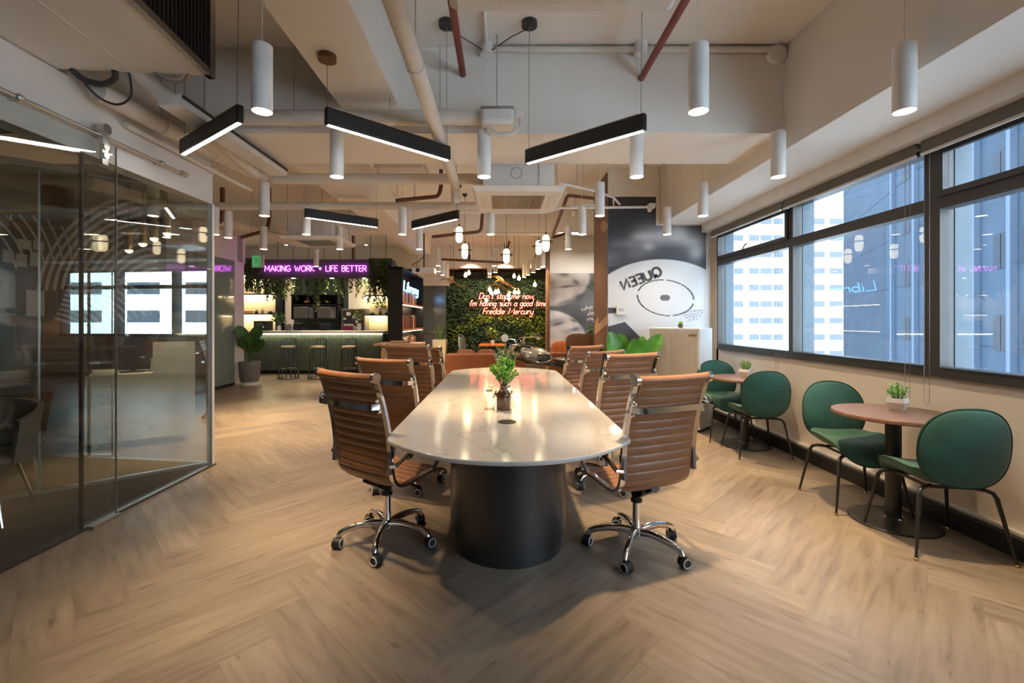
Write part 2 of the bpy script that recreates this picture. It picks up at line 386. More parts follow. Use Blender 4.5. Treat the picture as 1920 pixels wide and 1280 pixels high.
def bush(c, r, n, L, zs=1.):
    mb = MB()
    for i in range(n):
        d = rdir(.5); q = Vector(c)+Vector((d.x*r, d.y*r, d.z*r*zs))*random.uniform(.35, 1)
        leafquad(mb, q, rdir(.3)+d*.8, rdir(), L*random.uniform(.7, 1.2), L*.6)
    return mb
def blade(mb, base, d, L, W, droop, up=(0,0,1), n=8, fold=.15, rnd=.75):
    d = Vector(d).normalized(); up = Vector(up); s0 = d.cross(up).normalized()
    v = []; p = Vector(base)
    for i in range(n+1):
        t = i/n; wd = W*max(.02, math.sin(PI*min(1, t*.93+.05)))**rnd*(1 if t < .95 else .5)
        dd = (d+Vector((0, 0, -droop*t))).normalized(); s = s0; nn = s.cross(dd)
        v += [p-s*wd/2+nn*wd*fold, p, p+s*wd/2+nn*wd*fold]
        p = p+dd*L/n
    f = []
    for i in range(n): f += [(3*i, 3*i+1, 3*i+4, 3*i+3), (3*i+1, 3*i+2, 3*i+5, 3*i+4)]
    mb.add(v, f)

# ================================================================== SETTING
CEIL = 3.58
# floor: herringbone planks, one mesh
def build_floor():
    wd, n = .20, 6
    V = []; Fc = []; UV = []; RN = []
    c = math.sqrt(.5)
    x0, x1, y0, y1 = -9.2, 3.3, -5.2, 16.6
    def plank(a, b, la, lb, horiz):
        g = .0012
        pts = [(a+g, b+g), (a+la-g, b+g), (a+la-g, b+lb-g), (a+g, b+lb-g)]
        w3 = [((u-v)*c*wd - .15, (u+v)*c*wd) for u, v in [(p[0], p[1]) for p in pts]]
        mx = sum(p[0] for p in w3)/4; my = sum(p[1] for p in w3)/4
        if not (x0 < mx < x1 and y0 < my < y1): return
        w3 = [(min(max(p[0], x0), x1), min(max(p[1], y0), y1)) for p in w3]
        o = len(V); V.extend((p[0], p[1], 0.0) for p in w3); Fc.append((o, o+1, o+2, o+3))
        ox, oy = random.uniform(0, 40), random.uniform(0, 40)
        loc = [(0, 0), (la*wd, 0), (la*wd, lb*wd), (0, lb*wd)]
        if not horiz: loc = [(q[1], q[0]) for q in loc]
        UV.extend((q[0]+ox, q[1]+oy) for q in loc); RN.append(random.random())
    for k in range(-60, 140):
        for m in range(-12, 12):
            ox, oy = k+2*n*m, k
            plank(ox, oy, n, 1, True); plank(ox-1, oy, 1, n, False)
    me = bpy.data.meshes.new('floor'); me.from_pydata(V, [], Fc)
    ul = me.uv_layers.new(name='UVMap')
    for i, q in enumerate(UV): ul.data[i].uv = q
    at = me.attributes.new('plank', 'FLOAT', 'FACE')
    for i, q in enumerate(RN): at.data[i].value = q
    me.materials.append(M['floor'])
    o = bpy.data.objects.new('floor', me); C.objects.link(o); o['kind'] = 'structure'
    sub = MB().box(x0-.1, x1, y0-.1, y1+.1, -.12, -.002); struct(sub, 'floor_slab', M['brownpipe'], sm=0)
build_floor()
struct(MB().box(-9.3, 3.4, -5.3, 16.7, CEIL, CEIL+.2), 'ceiling', M['ceil'], sm=0)
# right wall with its window band
WX = 3.08
mb = MB(); mb.box(WX, WX+.22, -5.2, 6.5, 0, .99); mb.box(WX, WX+.22, -5.2, 6.5, 2.66, CEIL); mb.box(WX, WX+.22, 6.44, 16.6, 0, CEIL); mb.box(WX, WX+.22, -5.2, -4.74, .99, 2.66)
struct(mb, 'wall_right', M['beige'], sm=0)
struct(MB().box(3.035, WX, -5.2, 6.5, .117, .135), 'trim_1', M['white'], sm=0)
struct(MB().box(2.99, WX, -5.2, 6.5, 0, .117), 'baseboard_right', M['black'], sm=0)
# window bays
bays = [(4.77, 6.40), (3.21, 4.77), (1.62, 3.21), (.03, 1.62), (-1.56, .03), (-3.15, -1.56), (-4.74, -3.15)]
for i, (a, b) in enumerate(bays):
    f = MB(); x0, x1 = 3.04, 3.14
    tk0 = .06 if abs(a-3.21) < .01 else .035; tk1 = .06 if abs(b-3.21) < .01 else .035
    if i == 0: tk1 = .03
    f.box(x0, x1, a, a+tk0, .99, 2.70); f.box(x0, x1, b-tk1, b, .99, 2.70)
    f.box(x0, x1, a+tk0, b-tk1, .985, 1.06); f.box(x0, x1, a+tk0, b-tk1, 2.57, 2.70); f.box(x0, x1, a+tk0, b-tk1, 2.155, 2.245)
    wn = struct(f, 'window_%d' % (i+1), M['frame'], sm=0)
    for z0, z1 in ((1.06, 2.155), (2.245, 2.57)):
        MB().box(3.10, 3.104, a+tk0, b-tk1, z0, z1).build('pane', M['glassr'], wn, sm=0)
    MB().box(3.14, 3.26, b-tk1-.005, b, .99, 2.62).build('outer_fin', M['fin'], wn, sm=0)
    MB().box(3.14, 3.26, a, a+tk0+.005, .99, 2.62).build('outer_fin', M['fin'], wn, sm=0)
    MB().box(3.03, 3.04, a+tk0, b-tk1, 1.052, 1.060).build('sill_bead', M['fin'], wn, sm=0)
    if i in (0, 2):
        sash = MB(); sash.box(3.02, 3.05, a+tk0, b-tk1, 2.235, 2.275); sash.box(3.02, 3.05, a+tk0, b-tk1, 2.53, 2.56)
        sash.box(3.02, 3.05, a+tk0, a+tk0+.04, 2.275, 2.53); sash.box(3.02, 3.05, b-tk1-.04, b-tk1, 2.275, 2.53)
        sash.build('sash', M['frame'], wn, sm=0)
        h = MB(); ym = (a+b)/2; h.tube([(3.02, ym+.06, 2.25), (2.99, ym+.05, 2.26), (2.985, ym-.02, 2.31), (2.985, ym-.07, 2.315)], .008, 6); h.build('handle', M['frame'], wn)
# bulkhead over the windows, pelmet
struct(MB().box(2.28, WX, -5.2, 6.5, 2.75, CEIL), 'bulkhead_beam', M['wall'], sm=0)
struct(MB().box(2.87, WX+.01, -5.2, 6.5, 2.635, 2.76), 'trim_2', M['white'], sm=0)
# roller blinds in their cassettes
for i, (a, b) in enumerate(bays[:3]):
    nm = ['farthest from the camera, above the narrow window by the mural', 'above the middle window, between the two dark mullions', 'above the window nearest the camera', 'at the head of the next window, past the photo edge'][i]
    t = thing('roller_blind', 'grey roller blind rolled up '+nm, 'blind', (2.96, (a+b)/2, 2.64), group='roller blinds over the windows')
    m1 = MB(); m1.cyl((2.985, a+.02, 2.635), (2.985, b-.02, 2.635), .042, n=14); m1.box(2.945, 2.95, a+.02, b-.02, 2.55, 2.635); m1.build('blind_roll', M['blind'], t, world=True)
    MB().box(2.94, 2.956, a+.02, b-.02, 2.535, 2.553).build('bottom_bar', M['whitem'], t, world=True, sm=0)
    m3 = MB(); yy = b-.06 if i else a+.09
    if i == 1: yy = a+.09
    zl = .80
    m3.tube([(2.95, yy-.02, 2.62), (2.95, yy-.02, zl+.03), (2.95, yy-.012, zl+.008), (2.95, yy, zl), (2.95, yy+.012, zl+.008), (2.95, yy+.02, zl+.03), (2.95, yy+.02, 2.62)], .0014, 5)
    m3.build('bead_chain', M['stainless'], t, world=True)
# beams
struct(MB().box(-9.2, 2.28, 3.66, 4.37, 2.886, CEIL), 'ceiling_beam', M['ceil'], sm=0)
struct(MB().box(-1.29, -.82, -5.2, 3.66, 3.10, CEIL), 'ceiling_beam', M['ceil'], sm=0)
struct(MB().box(-2.35, -1.85, 4.37, 12.0, 3.12, CEIL), 'ceiling_beam', M['ceil'], sm=0)
struct(MB().box(-9.2, 3.08, 8.9, 9.4, 3.14, CEIL), 'ceiling_beam', M['ceil'], sm=0)
struct(MB().box(-9.2, 3.08, 13.6, 14.0, 2.95, CEIL), 'ceiling_beam', M['ceil'], sm=0)
# shell out of sight and far walls
struct(MB().box(-9.3, 3.3, -5.4, -5.2, 0, CEIL), 'wall_rear', M['wall'], sm=0)
struct(MB().box(-9.4, -9.2, -5.2, 16.6, 0, CEIL), 'wall_left', M['wall'], sm=0)
struct(MB().box(-9.3, 3.3, 15.35, 15.55, 0, CEIL), 'wall_back', M['barback'], sm=0)
# record mural wall and its brown flank
struct(MB().box(1.53, WX, 6.52, 7.4, 0, CEIL), 'wall_mural', M['wall'], sm=0)
fl = struct(MB().box(1.515, 1.53, 6.515, 7.4, 0, 3.50), 'wall_flank', M['brown'], sm=0)
struct(MB().box(1.02, WX, 9.5, 9.7, 0, CEIL), 'wall_far', M['wall'], sm=0)
struct(MB().box(.955, 1.02, 9.44, 9.70, 0, 2.95), 'trim_3', M['brown'], sm=0)
# ------------------------------------------------------------------ printed pictures on walls
def sm(e0, e1, x):
    t = min(1, max(0, (x-e0)/(e1-e0))); return t*t*(3-2*t)
def hsh(i, j):
    n = math.sin(i*127.1+j*311.7)*43758.5453; return n-math.floor(n)
def vn(x, y):
    i, j = math.floor(x), math.floor(y); u, v = sm(0, 1, x-i), sm(0, 1, y-j)
    a = hsh(i, j)*(1-u)+hsh(i+1, j)*u; b = hsh(i, j+1)*(1-u)+hsh(i+1, j+1)*u; return a*(1-v)+b*v
def ell(x, y, cx, cy, a, b, rot=0):
    c, s = math.cos(R(rot)), math.sin(R(rot)); dx, dy = x-cx, y-cy
    return math.hypot((dx*c+dy*s)/a, (-dx*s+dy*c)/b)
def picture(name, px0, px1, py0, py1, Y, nx, ny, fn, mask=None):
    v = []; cols = []
    for j in range(ny+1):
        for i in range(nx+1):
            x = px0+(px1-px0)*i/nx; y = py0+(py1-py0)*j/ny
            v.append(P(x, y, Y)); cols.append(fn(x, y))
    f = []
    for j in range(ny):
        for i in range(nx):
            x = px0+(px1-px0)*(i+.5)/nx; y = py0+(py1-py0)*(j+.5)/ny
            if mask and not mask(x, y): continue
            a = j*(nx+1)+i; f.append((a, a+nx+1, a+nx+2, a+1))
    me = bpy.data.meshes.new(name); me.from_pydata(v, [], f)
    at = me.color_attributes.new('print', 'FLOAT_COLOR', 'POINT')
    for i, c in enumerate(cols): at.data[i].color = (c[0], c[1], c[2], 1)
    me.materials.append(M['print'])
    o = bpy.data.objects.new(name, me); C.objects.link(o); return o
def mixc(a, b, t): return tuple(p*(1-t)+q*t for p, q in zip(a, b))
def rec(x, y):
    dark = (.034, .038, .050); c = dark
    # soft grey sweep of light over the disc
    d = ell(x, y, 1262, 590, 190, 158)
    sweep = math.exp(-((d-.94)/.13)**2)*(.25+.75*sm(1165, 1215, x))*sm(1345, 1270, x)*(.35+.65*vn(x/26, y/13))
    if y < 500: c = mixc(c, (.50, .51, .53), min(1, 1.25*sweep))
    c = mixc(c, (.55, .55, .56), .7*math.exp(-(((x-1216)/10)**2+((y-462)/7)**2)))
    c = mixc(c, (.42, .42, .43), .6*math.exp(-(((x-1305)/12)**2+((y-474)/12)**2)))
    # pale label
    lab = sm(1.006, .994, ell(x, y, 1240, 602, 151, 116))
    wedge = 0
    yb = 612-(x-1140)*.28 if x < 1172 else 603+(x-1172)*1.02 if x < 1208 else 640+(x-1208)*.48
    if y > yb: wedge = 1
    pale = mixc((.60, .61, .63), (.70, .71, .73), vn(x/60, y/60))
    pale = mixc(pale, (.48, .49, .52), .5*sm(1270, 1322, x))
    c = mixc(c, pale, lab*(1-wedge))
    if wedge: c = (.055, .060, .072)
    if 1139 <= x < 1158 and abs(y-582) < 6-(x-1139)*.09: c = (.06, .065, .08)
    d = ell(x, y, 1248, 558, 53, 33, 8)
    a = math.degrees(math.atan2(y-558, x-1248)) % 360
    gap = any(abs((a-g+180) % 360-180) < 4 for g in (8, 72, 190, 268))
    if abs(d-1) < .03 and not gap: c = (.045, .048, .06)
    if ell(x, y, 1247, 558, 9.5, 6) < 1: c = (.10, .10, .115)
    return c
q = picture('record_mural', 1140, 1325, 369, 784, 6.515, 185, 415, rec, lambda x, y: (x < 1230 or y > 423) and x < 1324)
tag(q, 'black and white wall mural of a giant vinyl record label reading QUEEN backwards', 'mural')
lm = MB(); st, wd = text_strokes('QUEEN', 1.0, .22)
for s in st:       # mirrored, climbing to the right
    pts = []
    for (x, y) in s:
        u = 1-x/wd; a = R(24)
        bx, by = 1170+u*72, 543-u*28
        pts.append(P(bx-y*17*math.sin(a), by-y*17*math.cos(a), 6.508))
    ribbon(lm, pts[::-1], .032, (0, -1, 0))
lm.build('lettering', M['ink'], q, sm=0)
sc = MB(); random.seed(3)
for k in range(4):
    x, y = 1278+k*4, 586+k*5
    while x < 1320-k*3:
        pts = [P(x+i*1.1, y-(x-1278)*.14+random.uniform(-1.6, 1.6), 6.509) for i in range(5)]
        ribbon(sc, pts, .006, (0, -1, 0)); x += random.choice([6, 6, 8])
sc.build('handwriting', M['ink'], q, sm=0)

def faces(x, y):     # generic close-up black and white portrait shapes
    c = mixc((.07, .08, .10), (.22, .24, .27), vn(x/30, y/24))
    gs = lambda cx, cy_, a_, b_, r_=0: math.exp(-ell(x, y, cx, cy_, a_, b_, r_)**2*1.2)
    up = sm(1.04, .90, ell(x, y, 1050, 530, 60, 42, -24))
    c = mixc(c, mixc((.62, .60, .59), (.46, .45, .45), vn(x/12, y/12)), up)
    c = mixc(c, (.06, .06, .07), .95*gs(1062, 537, 18, 2.2, -6)*up); c = mixc(c, (.10, .10, .11), .9*gs(1080, 529, 9, 5, 35)*up)
    c = mixc(c, (.08, .08, .09), .85*gs(1058, 514, 14, 6, 10)); c = mixc(c, (.20, .20, .22), .6*gs(1036, 556, 10, 14, 30)*up)
    c = mixc(c, (.05, .05, .06), .9*gs(1086, 556, 13, 7, -25)); c = mixc(c, (.12, .12, .14), .8*gs(1062, 566, 30, 4, -18))
    lo = sm(1.03, .93, ell(x, y, 1042, 634, 64, 50, 28))
    c = mixc(c, mixc((.78, .80, .82), (.56, .58, .61), vn(x/14+9, y/14)), lo)
    c = mixc(c, (.05, .055, .07), .95*gs(1045, 607, 15, 3.5, -14)*lo); c = mixc(c, (.22, .23, .26), .7*gs(1040, 602, 20, 6, -14)*lo)
    c = mixc(c, (.05, .055, .07), .95*gs(1076, 601, 9, 2.8, 22)*lo); c = mixc(c, (.30, .31, .34), .6*gs(1062, 622, 10, 5, 10)*lo)
    c = mixc(c, (.10, .11, .13), .9*gs(1078, 617, 11, 4.5, -8)); c = mixc(c, (.88, .88, .88), .8*gs(1070, 612, 6, 3, 30)*lo)
    c = mixc(c, (.04, .045, .06), .95*gs(1078, 640, 20, 8, 12)); c = mixc(c, (.85, .85, .86), .8*gs(1098, 629, 9, 2.2, 14))
    if y > 650: c = mixc(c, (.06, .07, .09), .7)
    return c
q = picture('portrait_mural', 1027, 1150, 512, 740, 9.492, 123, 228, faces)
tag(q, 'black and white close-up portrait mural on the far wall behind the brown flank', 'mural')
lm = MB()
for t, x, y in (('wha', 1090, 583), ('do', 1102, 592), ('my', 1101, 602)):
    st, wd = text_strokes(t, 1, .14)
    for s in st: ribbon(lm, [P(x+a[0]*11, y-a[1]*8-a[0]*2.5, 9.485) for a in s], .020, (0, -1, 0))
lm.build('lettering', M['bone'], q, sm=0)
# bolt graphic and blurred stripes painted on the brown flank
bolt = MB(); X = 1.512
def fp(px, py):                 # point on the flank plane X seen at px, py
    Y = F*X/(px-CX); return (X, Y, H-(py-CY)/F*Y)
bolt.add([fp(1139.5, 590), fp(1121, 608), fp(1122.5, 592), fp(1115, 605), fp(1115, 628), fp(1139.5, 607)], [(0, 5, 4, 3, 2, 1)])
for k in range(4): ribbon(bolt, [fp(1116.5+k*5, 418+k), fp(1115.8+k*5.2, 434+k)], .03, (-1, 0, 0), .001)
for k in range(20):
    a0, a1 = 2*PI*k/20, 2*PI*(k+1)/20; bolt.add([fp(1133, 424), fp(1133+6*math.cos(a1), 424+10*math.sin(a1)), fp(1133+6*math.cos(a0), 424+10*math.sin(a0))], [(0, 1, 2)])
tag(bolt.build('bolt_graphic', M['tanp'], None, sm=0), 'tan lightning bolt graphic on the brown end of the mural wall', 'graphic')
t = thing('thermostat', 'clear boxed thermostat on the pale part of the record mural', 'thermostat', P(1164, 582, 6.5))
MB().box(-.07, .07, -.03, 0, -.065, .065).build('case', M['whitem'], t, bevel=.006)
MB().box(-.035, .035, -.034, -.03, -.01, .03).build('screen', M['stainless'], t, sm=0)

# ================================================================== GLASS OFFICE ON THE LEFT
GX = -2.76
hd = MB(); hd.box(GX-.12, GX, -5.2, 2.9, 2.49, 2.94); hd.box(GX-.12, GX, 2.9, 4.36, 2.49, 3.25); struct(hd, 'wall_left_header', M['wall'], sm=0)
struct(MB().box(-9.2, GX-.12, -5.2, 2.6, 2.62, 2.80), 'ceiling_office', M['ceil'], sm=0)
struct(MB().box(GX-.05, GX+.03, -5.2, 4.37, 0, .012), 'trim_4', M['frame'], sm=0)
def pane(name, label, pts, z0, z1, m, th=.012):
    a, b = Vector(pts[0]), Vector(pts[1]); d = (b-a).normalized(); n = Vector((d.y, -d.x))*th/2
    mb = MB(); mb.prism([tuple(a-n), tuple(b-n), tuple(b+n), tuple(a+n)], z0, z1)
    return tag(mb.build(name, m, None, sm=0), label, 'glass panel')
# single-sheet panes (one surface each) so daylight and reflections stay crisp
def sheet(name, a, b, z0, z1, m, parent=None):
    mb = MB(); mb.add([(a[0], a[1], z0), (b[0], b[1], z0), (b[0], b[1], z1), (a[0], a[1], z1)], [(0, 1, 2, 3)])
    return mb.build(name, m, parent, sm=0, solid=0)
t = thing('glass_partition', 'fixed clear glass partition panel ending at the pale corner post', 'partition', (GX, 3.7, 0))
pane_ = MB().box(GX-.006, GX+.006, 3.0, 4.33, .012, 2.49).build('pane', M['glassl'], t, sm=0, world=True)
MB().box(GX-.01, GX+.01, 2.985, 3.0, .012, 2.49).build('edge_seal', M['black'], t, sm=0, world=True)
MB().box(GX-.03, GX+.015, 4.33, 4.36, 0, 2.49).build('corner_post', M['white'], t, sm=0, world=True)
MB().box(GX-.012, GX+.012, 3.0, 4.33, .0, .014).build('floor_track', M['steel'], t, sm=0, world=True)
t = thing('glass_door', 'sliding glass door hung from steel rollers on the left rail', 'door', (GX+.05, 2.4, 0))
MB().box(GX+.040, GX+.052, 1.75, 3.21, .02, 2.60).build('pane', M['glassl'], t, sm=0, world=True)
e = MB(); e.box(GX+.040, GX+.052, 3.207, 3.2115, .02, 2.60); e.build('edge_seal', M['stainless'], t, sm=0, world=True)
for y in (3.09, 1.95):
    h = MB(); h.box(GX+.055, GX+.075, y-.022, y+.022, 2.44, 2.70)
    h.cyl((GX+.05, y, 2.50), (GX+.085, y, 2.50), .022, n=14); h.cyl((GX+.05, y, 2.56), (GX+.085, y, 2.56), .022, n=14)
    h.cyl((GX+.03, y, 2.68), (GX+.09, y, 2.68), .035, n=18); h.build('roller_hanger', M['steel'], t, world=True)
e = MB(); e.box(GX+.025, GX+.075, 3.0, 3.22, .0, .022); e.build('floor_guide', M['steel'], t, sm=0, world=True)
t = thing('sliding_rail', 'round steel sliding-door rail along the white wall on the left', 'rail', (GX+.05, 1.9, 2.62))
MB().cyl((GX+.06, -1.0, 2.63), (GX+.06, 3.86, 2.63), .010, n=12).build('bar', M['steel'], t, world=True)
for y in (-.4, .9, 2.55, 3.62):
    m1 = MB(); m1.cyl((GX, y, 2.63), (GX+.06, y, 2.63), .012, n=10); m1.sphere((GX+.06, y, 2.63), .024, 12, 8); m1.build('bracket', M['steel'], t, world=True)
MB().cyl((GX+.06, 3.84, 2.63), (GX+.06, 3.90, 2.63), .022, n=12).build('end_stop', M['steel'], t, world=True)
t = thing('glass_partition', 'long glass office wall nearest the camera at the left edge', 'partition', (GX, 0, 0))
MB().box(GX-.006, GX+.006, -5.2, 2.98, .012, 2.49).build('pane', M['glassl'], t, sm=0, world=True)
# the oblique glass wall that meets the post
A = Vector((-2.80, 4.37)); Bv = Vector((-6.6, 1.05)); d = (Bv-A).normalized(); n = Vector((-d.y, d.x))
t = thing('glass_partition', 'slanted inner glass wall running back from the corner post', 'partition', (A.x, A.y, 0))
mb = MB(); q = [tuple(A-n*.005), tuple(Bv-n*.005), tuple(Bv+n*.005), tuple(A+n*.005)]
mb.prism(q, .03, 2.62); mb.build('pane', M['glasss'], t, sm=0, world=True)
q = [tuple(A-n*.02), tuple(Bv-n*.02), tuple(Bv+n*.02), tuple(A+n*.02)]
MB().prism(q, 0, .03).build('floor_track', M['steel'], t, sm=0, world=True)
MB().prism(q, 2.6, 2.64).build('head_track', M['steel'], t, sm=0, world=True)
for k in (1.15, 2.2): 
    c0 = A+d*k; e = MB(); e.obox((c0.x, c0.y, 1.3), (.012, .03, 2.55), math.atan2(d.y, d.x)); e.build('joint_seal', M['steel'], t, sm=0, world=True)
cp = MB(); cp.prism([(GX-.02, 4.33), tuple(A), tuple(Bv), (-6.6, -5.1), (GX-.02, -5.1)][::-1], .0, .004)
struct(cp, 'floor_carpet', M['carpet'], sm=0)
# tub chair behind the glass
t = thing('tub_chair', 'taupe upholstered tub chair with thin metal legs behind the glass door', 'chair', (-3.62, 3.12, 0), R(25))
sh = MB()
def shell(u, v, k):
    a = R(-120+240*u); rr = (.30+.05*v-(.035 if k else 0)); zz = .40+v*(.40-.10*abs(2*u-1)**2)
    return (rr*math.sin(a), rr*math.cos(a)*.9, zz)
sh.slab(shell, 24, 6); sh.build('shell', M['greyfab'], t)
MB().pillow(.27, .26, .06, lambda x, y, o: (x, y, .42+o)).build('seat', M['greyfab'], t)
for sx in (-1, 1):
    for sy in (-1, 1): MB().tube([(sx*.16, sy*.14, .38), (sx*.24, sy*.22, 0.0)], [.014, .009], 8).build('leg', M['chrome'], t)
t = again(t, (-5.15, 4.75, 0), R(120), 'taupe tub chair farther back behind the slanted glass')
# dark storage wall and shelf in the office
t = thing('storage_unit', 'dark brown storage unit standing inside the glass office', 'cabinet', (-6.0, 2.9, 0))
MB().obox((-5.62, 3.62, .62), (1.3, .4, 1.24), R(41)).build('carcass', M['charcoal'], t, world=True, sm=0, bevel=.004)
MB().obox((-5.62, 3.62, 1.255), (1.34, .44, .03), R(41)).build('top', M['stainless'], t, world=True, sm=0)
for k in (-1, 1): MB().obox((-5.62+.33*k*math.cos(R(41))+.205*math.sin(R(41)), 3.62+.33*k*math.sin(R(41))-.205*math.cos(R(41)), .62), (.62, .012, 1.16), R(41)).build('door', M['blackm'], t, world=True, sm=0)
# ================================================================== CORRIDOR beyond: left wall at X=-5.7
LX = -5.7
struct(MB().box(LX-.12, LX, 4.2, 7.75, 0, CEIL), 'wall_corridor', M['charcoal'], sm=0)
struct(MB().box(LX-.12, LX, 7.75, 9.85, 2.66, CEIL), 'wall_corridor_upper', M['wall'], sm=0)
struct(MB().box(LX-.12, LX, 9.74, 10.1, 0, 2.66), 'wall_pier', M['wall'], sm=0)
t = thing('glass_wall', 'green tinted back-painted glass wall left of the bar', 'partition', (LX, 8.7, 0))
for a, b in ((7.75, 8.40), (8.40, 9.05), (9.05, 9.74)): MB().box(LX-.012, LX, a+.004, b-.004, .06, 2.66).build('pane', M['greenglass'], t, sm=0, world=True)
MB().box(LX-.03, LX+.012, 7.75, 9.74, 0, .06).build('base_rail', M['black'], t, sm=0, world=True)
lx = LX+.004
def wp(px, py): Y = F*lx/(px-CX); return (lx, Y, H-(py-CY)/F*Y)
am = MB()
for k in range(12):
    r0 = 62+k*13; ribbon(am, [wp(300+r0*1.12*math.cos(R(a)), 565-r0*math.sin(R(a))) for a in range(92+k, 178, 6)], .045, (1, 0, 0), .002)
for k in range(7):
    r0 = 120+k*17; ribbon(am, [wp(-95+r0*1.05*math.cos(R(a)), 520-r0*math.sin(R(a))) for a in range(8, 62-k*5, 6)], .03, (1, 0, 0), .002)
for k in range(12):
    r0 = 60+k*12; ribbon(am, [wp(85+r0*1.2*math.cos(R(a)), 640-r0*.75*math.sin(R(a))) for a in range(22, 80, 6)], .04, (1, 0, 0), .002)
tag(am.build('arc_graphic', M['bone'], None, sm=0), 'pale concentric arc graphic on the dark wall behind the glass', 'graphic')
for k, (px, py, w_, h_, nm) in enumerate(((45, 458, 26, 22, 'top left'), (72, 460, 20, 20, 'top right'), (14, 480, 20, 26, 'lower left'), (40, 488, 20, 26, 'lower middle'), (66, 486, 20, 28, 'lower right'), (66, 568, 34, 50, 'large and lowest'))):
    a, b = wp(px-w_/2, py-h_/2), wp(px+w_/2, py+h_/2)
    tag(MB().box(lx+.001, lx+.004, min(a[1], b[1]), max(a[1], b[1]), min(a[2], b[2]), max(a[2], b[2])).build('paper_notice', M['paper'], None, sm=0), 'white paper notice on the dark wall, %s of the cluster' % nm, 'notice', 'paper notices on the dark wall')
# reception desk with raised end panel
t = thing('reception_desk', 'white L-shaped reception desk with raised end panel behind the glass', 'desk', (-3.95, 5.0, 0))
u = Vector((.78, .53)).normalized(); an = math.atan2(u.y, u.x); vn_ = Vector((-u.y, u.x))
p0 = Vector((-4.33, 4.74))
def dk(mb, a, b, dep, z0, z1, off=0):
    c0 = p0+u*(a+b)/2+vn_*(dep/2+off); mb.obox((c0.x, c0.y, (z0+z1)/2), (b-a, dep, z1-z0), an); return mb
dk(MB(), .0, .56, .03, .08, .80).build('front_panel', M['deskw'], t, world=True, sm=0)
dk(MB(), .56, .95, .03, .08, 1.14).build('raised_panel', M['deskw'], t, world=True, sm=0)
dk(MB(), .0, .95, .65, .76, .79, .03).build('desk_top', M['deskw'], t, world=True, sm=0)
for a in (.05, .85): dk(MB(), a, a+.04, .5, 0, .76, .08).build('leg', M['steel'], t, world=True, sm=0)
c0 = p0+u*.36+vn_*.3
t = thing('monitor', 'black computer monitor seen from behind on the reception desk', 'monitor', (c0.x, c0.y, .79), an)
MB().obox((0, 0, .30), (.46, .03, .28)).build('screen', M['blackm'], t, bevel=.006); MB().obox((0, .04, .10), (.05, .03, .22)).build('stand', M['blackm'], t, sm=0); MB().obox((0, .05, .006), (.22, .16, .012)).build('base', M['blackm'], t, sm=0)
c0 = p0+u*.12+vn_*.3
for k in range(3):
    tag(MB().obox((c0.x, c0.y, .795+.012*k+.006), (.21, .29, .011), an+.1*k).build('paper_stack', M['paper'], None, sm=0), 'sheaf of white paper on the reception desk, %s of the pile' % ('bottom', 'middle', 'top')[k], 'papers', 'papers on the reception desk')
c0 = p0+u*.52+vn_*.35
t = thing('desk_lamp', 'slim pale desk lamp beside the raised panel of the reception desk', 'lamp', (c0.x, c0.y, .79))
MB().cyl((0, 0, 0), (0, 0, .015), .07).build('base', M['stainless'], t); MB().tube([(0, 0, 0), (.03, 0, .32), (.10, 0, .46)], .008, 8).build('arm', M['whitem'], t); MB().obox((.17, 0, .46), (.20, .03, .015), ry=R(-6)).build('lamp_head', M['whitem'], t, sm=0)
# brass tube pendants over the desk
for k, (px, yb, Y) in enumerate(((242, 474, 5.9), (268, 462, 5.7), (289, 452, 5.5), (314, 443, 5.3))):
    x, y, z = P(px, yb, Y)
    t = thing('tube_pendant', 'brass tube pendant lamp behind the glass, %s from the left' % ORD[k], 'pendant lamp', (x, y, z), group='brass tube pendants over the reception desk')
    MB().cyl((0, 0, .035), (0, 0, .30), .045).build('tube', M['brass'], t); MB().sphere((0, 0, .04), .045).build('bulb', M['amberlamp'], t)
    MB().cyl((0, 0, .30), (0, 0, CEIL-z), .004, n=6).build('cord', M['blackm'], t)
# ================================================================== BAR
BY = 11.75
t = thing('bar_counter', 'sage green fluted bar counter with white top and glowing edge', 'counter', (-4.7, BY, 0))
fl = MB(); x = -6.42
while x < -3.08:
    fl.cyl((x+.025, BY+.02, .10), (x+.025, BY+.02, 1.03), .028, n=8); x += .052
fl.build('fluted_front', M['bargreen'], t, world=True)
MB().box(-6.45, -3.05, BY+.02, BY+.6, .10, 1.03).build('body', M['bargreen'], t, world=True, sm=0)
MB().box(-6.42, -3.08, BY+.06, BY+.55, 0, .10).build('toe_kick', M['black'], t, world=True, sm=0)
MB().box(-6.5, -2.98, BY-.10, BY+.65, 1.05, 1.115).build('counter_top', M['white'], t, world=True, sm=0, bevel=.005)
MB().box(-6.45, -3.05, BY-.05, BY-.03, 1.030, 1.05).build('light_strip', M['warmstrip'], t, world=True, sm=0)
LATER = [(t, (-4.75, BY-.06, 1.02), 3.3, 3.0, R(-20))]
